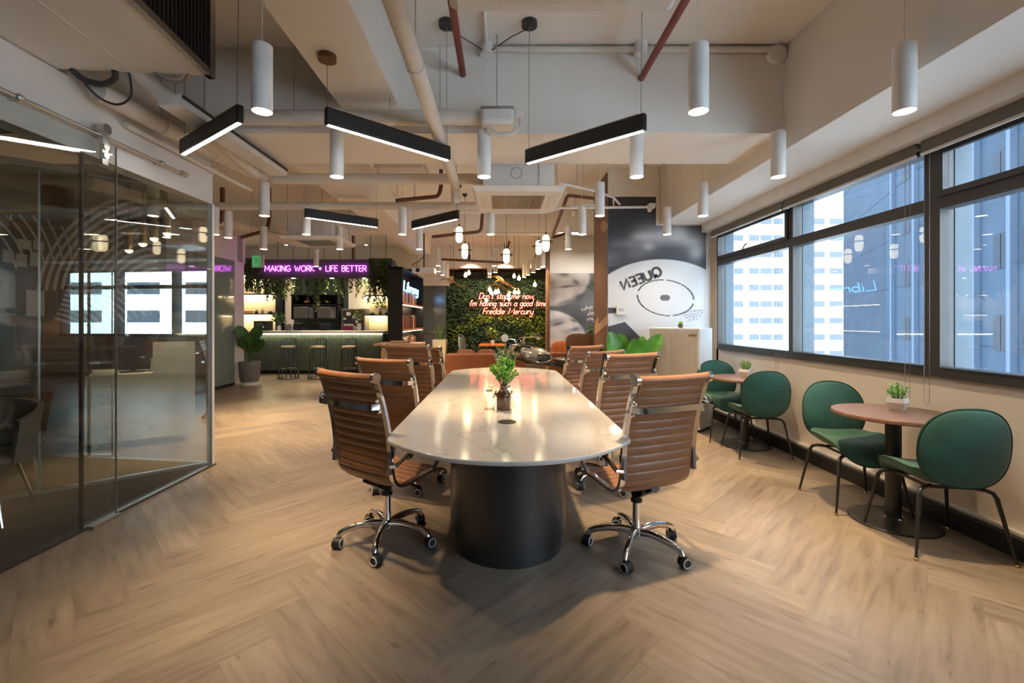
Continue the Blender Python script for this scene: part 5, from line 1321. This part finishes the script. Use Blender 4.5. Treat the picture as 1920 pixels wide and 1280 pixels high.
for z, nm in shz:
    y = 10.06; k = 0
    while y < 12.0 and k < 14:
        th, hh = random.uniform(.10, .15), random.uniform(.25, .34); j = random.randrange(8)
        o = MB().box(-.10, .08, 0, th-.008, 0, hh).build('book', bm[j], None, sm=0, bevel=.004); o.location = (BX-.09, y, z)
        MB().box(-.098, .070, .006, th-.014, .004, hh+.001).build('pages', pgs, o, sm=0)
        tag(o, '%s book on the %s bookcase shelf, %s from the near end' % (bnm[j], nm, ORD[k]), 'book', 'books on the %s shelf of the bookcase' % nm); y += th; k += 1
# frosted doors and the wall over them
x0, x1 = X_(788, 13.6), X_(836, 13.6)
struct(MB().box(BX-.3, -1.55, 13.52, 13.75, 2.42, CEIL), 'wall_over_door', M['wall'], sm=0)
t = thing('glass_door', 'grey frosted glass double door beside the plant wall', 'door', ((x0+x1)/2, 13.62, 0))
for a, b in ((x0-.2, (x0+x1)/2-.005), ((x0+x1)/2+.005, x1)): MB().box(a, b, 13.62, 13.64, .02, 2.42).build('leaf', mat('frosted grey glass', (.15, .165, .175), .15, spec=.7), t, world=True, sm=0)
MB().box(x0-.2, x1, 13.60, 13.62, 1.02, 1.045).build('handle', M['steel'], t, world=True)
# planted wall
PY = 14.6
t = thing('plant_wall', 'dense artificial plant wall behind the red neon lettering', 'plant wall', (-.2, PY, 0))
xa, xb = X_(833, PY), X_(1027, PY)
MB().box(xa, xb, PY, PY+.08, 0, 2.95).build('backing', M['barback'], t, world=True, sm=0)
random.seed(41); lw, ly = MB(), MB()
for k in range(7600):
    x = random.uniform(xa, xb); z = random.uniform(.25, 2.78); u = (x-xa)/(xb-xa)
    band = abs(z-(.95+.75*math.sin(u*3.0)-.15)) < .17 or (u > .80 and z < 1.55 and vn(u*14, z*4) > .4)
    leafquad(ly if band and random.random() < .8 else lw, (x, PY-.02-random.uniform(0, .10), z), (random.uniform(-1, 1), random.uniform(-1, -.1), random.uniform(-1, .3)), rdir(), random.uniform(.07, .13), .07)
tag(lw.build('foliage', M['leafw'], t, world=True, sm=0), kind='stuff'); tag(ly.build('foliage', M['leafy'], t, world=True, sm=0), 'yellow green band of foliage', kind='stuff')
NY = PY-.20
LN = [("Don't stop me now,", 897, 1002, 560, 11), ("I'm having such a good time.", 881, 1027, 573.5, 11), ('Freddie Mercury', 905, 999, 588.5, 11)]
nb, nc = MB(), MB()
for s, a, b, py, hh in LN:
    neon(nb, s, X_(a, NY), X_(b, NY), NY, Z_(py, NY), hh/F*NY, .0125, .10, .28); neon(nc, s, X_(a, NY), X_(b, NY), NY-.011, Z_(py, NY), hh/F*NY, .005, .10, .28, 4)
sg = nb.build('neon_sign', M['neonr'], None); tag(sg, "red neon script reading Don't stop me now, I'm having such a good time. Freddie Mercury", 'neon sign')
nc.build('tube_core', M['neonrw'], sg)
x, y, z = P(845, 524, 13.2)
t = thing('exit_sign', 'small pale exit box above the grey door by the plant wall', 'exit sign', (x, y, z)); MB().box(-.09, .09, -.03, .03, -.10, .10).build('housing', M['shelfback'], t, bevel=.004); MB().cyl((0, 0, .1), (0, 0, CEIL-z), .004, n=6).build('cord', M['black'], t)
for k, x in enumerate((-.9, .1, 1.0)):  # added spots that brighten the plant wall
    t = thing('added_wash_spot', 'added black ceiling spot aimed at the plant wall, %s from the left' % ORD[k], 'spotlight', (x, 12.9, CEIL), group='added ceiling spots washing the plant wall')
    MB().cyl((0, 0, -.35), (0, 0, 0), .012, n=8).build('stem', M['blackm'], t)
    MB().cyl((0, -.05, -.36), (0, .07, -.44), .04).build('head', M['blackm'], t); MB().cyl((0, .07, -.44), (0, .073, -.442), .034).build('lamp_face', M['bulbface'], t)
    ld = bpy.data.lights.new('spot', 'SPOT'); ld.energy = 100; ld.color = (1, .84, .62); ld.spot_size = R(80); ld.spot_blend = .9; ld.shadow_soft_size = .04
    lo = bpy.data.objects.new('spot', ld); C.objects.link(lo); lo.parent = t; lo.location = (0, .085, -.455); lo.rotation_euler = (R(48), 0, 0)
for k, x in enumerate((1.3, 2.1)):  # extra spots, added to lift the dim portrait mural
    t = thing('added_wash_spot', 'added white ceiling spot aimed at the portrait mural, %s of the two' % ('left', 'right')[k], 'spotlight', (x, 8.0, CEIL), group='added ceiling spots washing the portrait mural')
    MB().cyl((0, 0, -.25), (0, 0, 0), .012, n=8).build('stem', M['white'], t)
    MB().cyl((0, -.05, -.26), (0, .07, -.34), .04).build('head', M['white'], t); MB().cyl((0, .07, -.34), (0, .073, -.342), .034).build('lamp_face', M['bulbface'], t)
    ld = bpy.data.lights.new('spot', 'SPOT'); ld.energy = 60; ld.color = (1, .93, .85); ld.spot_size = R(75); ld.spot_blend = .9; ld.shadow_soft_size = .04
    lo = bpy.data.objects.new('spot', ld); C.objects.link(lo); lo.parent = t; lo.location = (0, .085, -.355); lo.rotation_euler = (R(40), 0, 0)
# red topped table and dark green chairs before the plant wall
x, y = X_(924, 12.2), 12.3
t = thing('dining_table', 'orange red topped dining table before the plant wall', 'table', (x, y, 0))
MB().box(-.36, .36, -.62, .55, .72, .75).build('tabletop', mat('orange lacquer', (.42, .12, .03), .3), t, sm=0, bevel=.005)
MB().cyl((0, 0, .02), (0, 0, .72), .04).build('pillar', M['blackm'], t); MB().cyl((0, 0, 0), (0, 0, .02), .25).build('base', M['blackm'], t)
t = thing('pot_plant', 'small yellow green plant in a white pot on the orange table', 'potted plant', (x, y-.45, .75)); MB().lathe([(.04, 0), (.06, .12), (.05, .12), (.01, .1)], n=16).build('pot', M['white'], t); bush((0, 0, .26), .11, 70, .10, 1.4).build('foliage', M['leafy'], t, sm=0)
def side_chair():
    t = thing('side_chair', 'x', 'chair', group='dark green chairs at the orange table')
    MB().pillow(.23, .25, .03, lambda a, b, o: (a, -.22+.6*a*a-.12*b+o, .72+b), 2.6, 6, 28).build('backrest', M['dkgreen'], t)
    MB().pillow(.24, .24, .035, lambda a, b, o: (a, b, .45+o), 2.6, 6, 28).build('seat', M['dkgreen'], t)
    for sx in (-1, 1):
        for sy in (-1, 1): MB().tube([(sx*.16, sy*.16, .42), (sx*.22, sy*.22, 0)], [.012, .008], 8).build('leg', M['blackm'], t)
    return t
sd = side_chair(); SDL = [(-.62, -.55, -80, 'nearest on the left of the orange table'), (-.66, -.05, -88, 'middle one on the left of the orange table'), (-.62, .45, -95, 'farthest on the left of the orange table'), (.62, .1, 90, 'on the right of the orange table')]
for a, b, c, l in SDL[1:]: again(sd, (x+a, y+b, 0), R(c), 'dark green shell chair, '+l)
sd.location = (x+SDL[0][0], y+SDL[0][1], 0); sd.rotation_euler = (0, 0, R(SDL[0][2])); sd['label'] = 'dark green shell chair, '+SDL[0][3]
# sofas
def sofa(xa, xb, Y, top, label, ncush, dep=.85):
    t = thing('sofa', label, 'sofa', ((xa+xb)/2, Y+dep/2, 0))
    MB().box(xa, xb, Y, Y+.16, .08, top-.04).build('back_frame', M['sofa'], t, world=True, bevel=.03)
    MB().box(xa, xb, Y+.16, Y+dep, .08, .30).build('base', M['sofa'], t, world=True, bevel=.02)
    for a in (xa, xb-.14): MB().box(a, a+.14, Y+.16, Y+dep, .30, .60).build('armrest', M['sofa'], t, world=True, bevel=.03)
    wd = (xb-xa-.28)/ncush
    for k in range(ncush):
        a = xa+.14+k*wd
        MB().box(a+.01, a+wd-.01, Y+.16, Y+dep, .31, .46).build('seat_cushion', M['sofa'], t, world=True, bevel=.04)
        MB().pillow(wd/2-.01, .21, .09, lambda p, q_, o: (a+wd/2+p, Y+.25+o, top-.19+q_), 5, 6, 32).build('back_cushion', M['sofa'], t, world=True)
    for p in (xa+.06, xb-.06):
        for q in (Y+.06, Y+dep-.06): MB().cyl((p, q, 0), (p, q, .08), .02).build('foot', M['black'], t, world=True)
    return t
sofa(X_(836, 7.7), .42, 7.7, .86, 'rust leather sofa with its back to the conference table', 3)
sofa(X_(1026, 8.9), 1.52, 8.55, .82, 'rust leather bench sofa beneath the portrait mural', 1, .75)
t = thing('cushion', 'orange velvet cushion leaning on the bench sofa under the portrait mural', 'cushion', P(1053, 655, 8.75))
MB().pillow(.20, .17, .07, lambda a, b, o: (a, b*.3+o, b), 3.2, 6, 28).build('cover', M['orange'], t)
m1 = MB(); 
for k in range(3): m1.tube([(-.12+.12*k, -.075+.0, -.12), (-.10+.12*k, -.08, .0), (-.12+.11*k, -.03, .15)], .005, 5)
m1.build('seam', M['orange'], t)
# brown chairs, high table and palm by the portrait mural
for k, (px, Y) in enumerate(((1083, 7.62), (1104, 8.05))):
    p = (X_(px, Y), Y, 0)
    t = thing('tub_chair', 'brown rounded bar chair, %s of the pair under the portrait mural' % ('left', 'right')[k], 'chair', p, R(170-20*k), 'brown bar chairs by the portrait mural')
    MB().pillow(.20, .16, .025, lambda a, b, o: (a, -.18+.8*a*a+o, 1.0+b), 3, 6, 26).build('backrest', M['brown'], t); MB().pillow(.20, .20, .03, lambda a, b, o: (a, b, .80+o), 2.6, 6, 26).build('seat', M['brown'], t)
    for sx in (-1, 1):
        for sy in (-1, 1): MB().tube([(sx*.14, sy*.14, .78), (sx*.2, sy*.2, 0)], .010, 6).build('leg', M['blackm'], t)
t = thing('high_table', 'high pale table beside the brown flank under the portrait mural', 'table', (1.84, 8.62, 0)); MB().box(-.26, .26, -.26, .26, 1.10, 1.13).build('tabletop', M['oakwood'], t, sm=0); MB().cyl((0, 0, .02), (0, 0, 1.1), .035).build('pillar', M['blackm'], t); MB().cyl((0, 0, 0), (0, 0, .02), .24).build('base', M['blackm'], t)
t = thing('pot_plant', 'tiny bright plant on the high table by the portrait mural', 'potted plant', (1.68, 8.5, 1.13)); MB().cyl((0, 0, 0), (0, 0, .05), .03, .04).build('pot', M['black'], t); bush((0, 0, .09), .06, 40, .05).build('foliage', M['leafb'], t, sm=0)
t = thing('potted_palm', 'feathery palm leaning out from behind the brown flank', 'potted plant', (2.3, 8.35, 0)); MB().lathe([(.14, 0), (.18, .45), (.16, .45), (.01, .40)], n=22).build('pot', M['concrete'], t)
for k in range(6):
    a = 2.0+k*.75; fr = MB(); pr = None
    for i in range(15):
        u = i/14; q = Vector((math.cos(a)*.62*u, math.sin(a)*.45*u, .45+1.35*math.sin(min(1, u*1.15)*PI*.55)+.2*u))
        if pr: fr.tube([pr, q], .006, 4); leafquad(fr, q, (q-pr).cross(Vector((0, 0, 1)))+(q-pr)*1.0, (0, 0, 1), .24, .03); leafquad(fr, q, -(q-pr).cross(Vector((0, 0, 1)))+(q-pr)*1.0, (0, 0, 1), .24, .03)
        pr = q
    fr.build('frond', M['leafd'], t, sm=0)
# planter with snake plant, wooden side counter
t = thing('snake_plant', 'spiky plant in a tall cream planter left of the plant wall', 'potted plant', (X_(825, 12.8), 12.8, 0)); MB().add([(-.14, -.14, 0), (.14, -.14, 0), (.14, .14, 0), (-.14, .14, 0), (-.19, -.19, .85), (.19, -.19, .85), (.19, .19, .85), (-.19, .19, .85)], [(3, 2, 1, 0), (0, 1, 5, 4), (1, 2, 6, 5), (2, 3, 7, 6), (3, 0, 4, 7), (4, 5, 6, 7)]).build('planter', M['cream'], t, sm=0)
random.seed(6)
for k in range(9): lf = MB(); a = k*2.4; blade(lf, (.05*math.cos(a), .05*math.sin(a), .84), (math.cos(a)*.5, math.sin(a)*.5, 1.2), random.uniform(.35, .6), .06, .1); lf.build('leaf', M['leafd'], t)
t = thing('side_counter', 'oak topped side counter behind the left row of office chairs', 'counter', (-2.1, 8.9, 0))
MB().box(X_(700, 8.6), X_(790, 8.8), 8.6, 9.3, .90, .945).build('counter_top', M['oakwood'], t, world=True, sm=0, bevel=.004); MB().box(X_(712, 8.6), X_(786, 8.8), 8.7, 9.25, .05, .90).build('body', M['oakwood'], t, world=True, sm=0)
MB().box(X_(716, 8.6), X_(782, 8.8), 8.74, 9.2, 0, .05).build('plinth', M['black'], t, world=True, sm=0)
m1 = MB()
for k in range(3): m1.box(-2.2+k*.24, -1.98+k*.24, 8.685, 8.70, .12, .86)
m1.build('door', M['walnut'], t, world=True, sm=0)
tag(MB().obox((-2.0, 8.95, .965), (.34, .26, .035), .2).build('tray', M['oakwood'], None, sm=0, bevel=.004), 'flat wooden tray on the oak side counter', 'tray')
tag(MB().obox((-1.78, 8.9, 1.03), (.02, .16, .17), .5, 0, .3).build('tablet', M['tanp'], None, sm=0, bevel=.004), 'leaning reddish tablet on the oak side counter', 'tablet')
# motorcycle
t = thing('motorcycle', 'grey motorcycle with flame pattern tank parked behind the conference table', 'motorcycle', (.55, 7.05, 0), R(-8))
tk = MB()
def tb(x, z, o): return (x, o*(1.0-.25*(z/.13)), .845+z+.06*(x/.26)**2*(-1 if x > 0 else .4)-.02*x/.26)
tk.pillow(.255, .125, .135, tb, 2.4, 9, 40); tk.build('fuel_tank', M['tank'], t)
pn = MB(); pn.pillow(.115, .062, .012, lambda x, z, o: (.11+x, -.128+o, .815+z+.25*x*.4), 2.6, 5, 30); pn.build('tank_panel', M['tankd'], t)
fm = MB()
for k in range(3): fm.tube([(.02+.02*k, -.143, .78+.028*k), (.06+.02*k, -.144, .80+.026*k), (.10+.01*k, -.144, .785+.03*k), (.15, -.143, .805+.028*k), (.19, -.142, .80+.03*k)], [.004, .005, .004, .004, .001], 5)
pr_ = []
for j in range(30): th = 2*PI*j/30; c, s_ = math.cos(th), math.sin(th); q = (abs(c)**2.6+abs(s_)**2.6)**(-1/2.6); pr_.append((.11+.118*q*c, -.138, .815+.064*q*s_+.1*.118*q*c))
fm.tube(pr_, .005, 5, closed=True); fm.build('flame_emblem', M['chrome'], t)
m1 = MB(); m1.cyl((-.12, -.125, .86), (-.12, -.14, .86), .035, n=18); m1.build('ignition_lock', M['chrome'], t); m1 = MB(); m1.cyl((-.02, 0, .955), (-.02, 0, .98), .04); m1.build('filler_cap', M['chrome'], t)
for x_, nm in ((-.72, 'front_wheel'), (.78, 'rear_wheel')):
    m1 = MB(); m1.ring((x_, 0, .31), .255, .055, 40, 10, 'Y'); wh = m1.build(nm, M['rubber'], t)
    sp = MB(); sp.ring((x_, 0, .31), .20, .012, 32, 6, 'Y'); sp.cyl((x_, -.05, .31), (x_, .05, .31), .05)
    for k in range(14): a = 2*PI*k/14; sp.cyl((x_, 0, .31), (x_+.2*math.cos(a), 0, .31+.2*math.sin(a)), .004, n=5)
    sp.build('rim', M['chrome'], wh)
    MB().slab(lambda u, v, s_: (x_+(.325+(.006 if s_ else 0))*math.cos(R(20+140*u)), -.08+.16*v, .31+(.325+(.006 if s_ else 0))*math.sin(R(20+140*u))), 16, 3).build('fender', M['tank'], t)
for sy in (-1, 1): MB().tube([(-.72, sy*.085, .31), (-.46, sy*.085, .80), (-.41, sy*.085, .90)], [.026, .022, .02], 10).build('fork', M['chrome'], t)
m1 = MB(); m1.sphere((-.55, 0, .80), (.11, .10, .10)); m1.build('headlight', M['chrome'], t)
m1 = MB(); m1.cyl((-.38, -.05, .95), (-.36, -.05, .985), .05); m1.cyl((-.38, .06, .95), (-.36, .06, .985), .05); m1.build('gauge', M['chrome'], t)
hb = MB(); hb.tube([(-.12, -.40, 1.0), (-.25, -.36, 1.02), (-.38, -.15, .99), (-.40, 0, .96), (-.38, .15, .99), (-.25, .36, 1.02), (-.12, .40, 1.0)], .013, 8); hb.build('handlebar', M['chrome'], t)
for sy in (-1, 1):
    MB().cyl((-.20, sy*.375, 1.015), (-.06, sy*.415, .99), .020, n=10).build('grip', M['rubber'], t)
    m1 = MB(); m1.tube([(-.26, sy*.34, 1.02), (-.30, sy*.36, 1.10), (-.40 if sy < 0 else -.02, sy*.40, 1.115)], .006, 6); r_ = m1.build('mirror_stem', M['chrome'], t)
    m1 = MB(); m1.lathe([(.001, .012), (.05, .010), (.056, 0), (.05, -.006), (.001, -.008)], (-.44 if sy < 0 else .0, sy*.40, 1.12), 24, 'Y'); m1.build('mirror', M['wheelw'] if sy < 0 else M['chrome'], r_)
en = MB(); en.box(-.22, .22, -.14, .14, .24, .52); en.build('crankcase', M['stainless'], t, bevel=.04)
for a in (-35, 35):
    cy_ = MB(); an = R(a)
    for k in range(8): r_ = .50+k*.028; cy_.obox((math.sin(an)*(r_-.3), 0, r_*math.cos(an)*.95+.06), (.15, .18, .014), 0, 0, an)
    cy_.build('cylinder_fins', M['chrome'], t, sm=0)
for z in (.26, .36): MB().tube([(.05, -.16, z+.14), (.2, -.19, z), (.9, -.20, z-.02), (1.0, -.2, z-.01)], [.022, .026, .034, .034], 10).build('exhaust', M['chrome'], t)
MB().tube([(-.42, 0, .84), (-.1, 0, .74), (.3, 0, .70), (.78, 0, .55)], .028, 8).build('frame_tube', M['blackm'], t)
MB().pillow(.30, .15, .06, lambda x, y, o: (.55+x, y, .76+o+.3*x*x), 2.5, 7, 30).build('saddle', M['black'], t)
MB().tube([(.1, .15, .22), (.12, .30, .0)], .012, 6).build('kickstand', M['blackm'], t)
# ================================================================== OUTSIDE
struct(MB().box(3.4, 160, -160, 200, -22.5, -22), 'ground', mat('pale street paving', (.62, .62, .62), .9), sm=0)
def tower(name, label, o, ux, wdt, dep, z0, z1, m, wins, wm, extra=None):
    o = Vector(o); ux = Vector(ux).normalized(); n = Vector((-ux.y, ux.x, 0))
    t = thing(name, label, 'building', tuple(o))
    m1 = MB(); q = [o, o+ux*wdt, o+ux*wdt+n*dep, o+n*dep]
    m1.prism([(p.x, p.y) for p in q], z0, z1); m1.build('facade', m, t, world=True, sm=0)
    for (s, z, w_, h_) in wins:
        c = o+ux*s; e = MB(); a = c-n*.06; b = c+ux*w_-n*.06
        e.prism([(a.x, a.y), (b.x, b.y), (b.x+n.x*.12, b.y+n.y*.12), (a.x+n.x*.12, a.y+n.y*.12)], z, z+h_); e.build('window', wm, t, world=True, sm=0)
    return t
cols_ = [(2.4, 4.0), (7.6, 1.8), (9.7, 2.1), (12.1, 1.8), (16.0, 2.0), (18.3, 3.4), (22.7, 2.4)]
random.seed(1)
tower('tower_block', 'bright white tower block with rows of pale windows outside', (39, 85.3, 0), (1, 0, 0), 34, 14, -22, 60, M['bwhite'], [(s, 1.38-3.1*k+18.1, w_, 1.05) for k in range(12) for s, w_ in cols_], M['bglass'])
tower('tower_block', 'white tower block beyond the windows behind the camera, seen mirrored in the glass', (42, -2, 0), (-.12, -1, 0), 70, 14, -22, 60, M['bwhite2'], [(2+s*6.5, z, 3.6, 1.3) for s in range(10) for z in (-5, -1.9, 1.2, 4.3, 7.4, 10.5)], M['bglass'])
# blue grey tower, close and oblique
ux = Vector((.455, .89, 0)); o = Vector((11.4, 0, 0)); L = lambda s: s
ws = []
for k in range(-2, 5):
    for s in (14.2, 16.4, 18.9, 21.1, 25.2, 29.6, 33.0): ws.append((s, .1+3.5*k, 1.25, 1.5))
tg = thing('office_tower', 'blue grey clad office tower close outside the window nearest the camera', 'building', tuple(o))
n = Vector((.89, -.455, 0)); q = [o, o+ux*38, o+ux*38+n*12, o+n*12]
MB().prism([(p.x, p.y) for p in q][::-1], -22, 45).build('facade', M['bgrey'], tg, world=True, sm=0)
q = [o+ux*38, o+ux*53, o+ux*53+n*11.8, o+ux*38+n*11.8]
MB().prism([(p.x, p.y) for p in q][::-1], -22, 9.5).build('dark_wing', M['bdark'], tg, world=True, sm=0)
MB().prism([(p.x, p.y) for p in q][::-1], 9.5, 45).build('upper_wing', M['bgrey'], tg, world=True, sm=0)
def slabon(s0, s1, z0, z1, out, nm, m):
    a, b = o+ux*s0, o+ux*s1; MB().prism([(a.x-n.x*out, a.y-n.y*out), (b.x-n.x*out, b.y-n.y*out), (b.x, b.y), (a.x, a.y)], z0, z1).build(nm, m, tg, world=True, sm=0)
for s, z, w_, h_ in ws: slabon(s, s+w_*.47, z, z+h_, .03, 'window', M['bwin']); slabon(s+w_*.53, s+w_, z, z+h_, .03, 'window', M['bwin'])
for s in (13.6, 15.85, 18.2, 20.5, 23.6, 27.6, 31.5, 36.0): slabon(s, s+.32, -22, 45, .22, 'fin', M['bfin'])
for z in [-10.3+3.5*k for k in range(9)]: slabon(0, 53, z, z+.06, .02, 'panel_joint', M['bdark'])
# ================================================================== LAMPS that are part of fittings
def lamp_at(p, e, col, r=.1, nm='glow'):
    ld = bpy.data.lights.new(nm, 'POINT'); ld.energy = e; ld.color = col; ld.shadow_soft_size = r
    lo = bpy.data.objects.new(nm, ld); C.objects.link(lo); lo.location = p
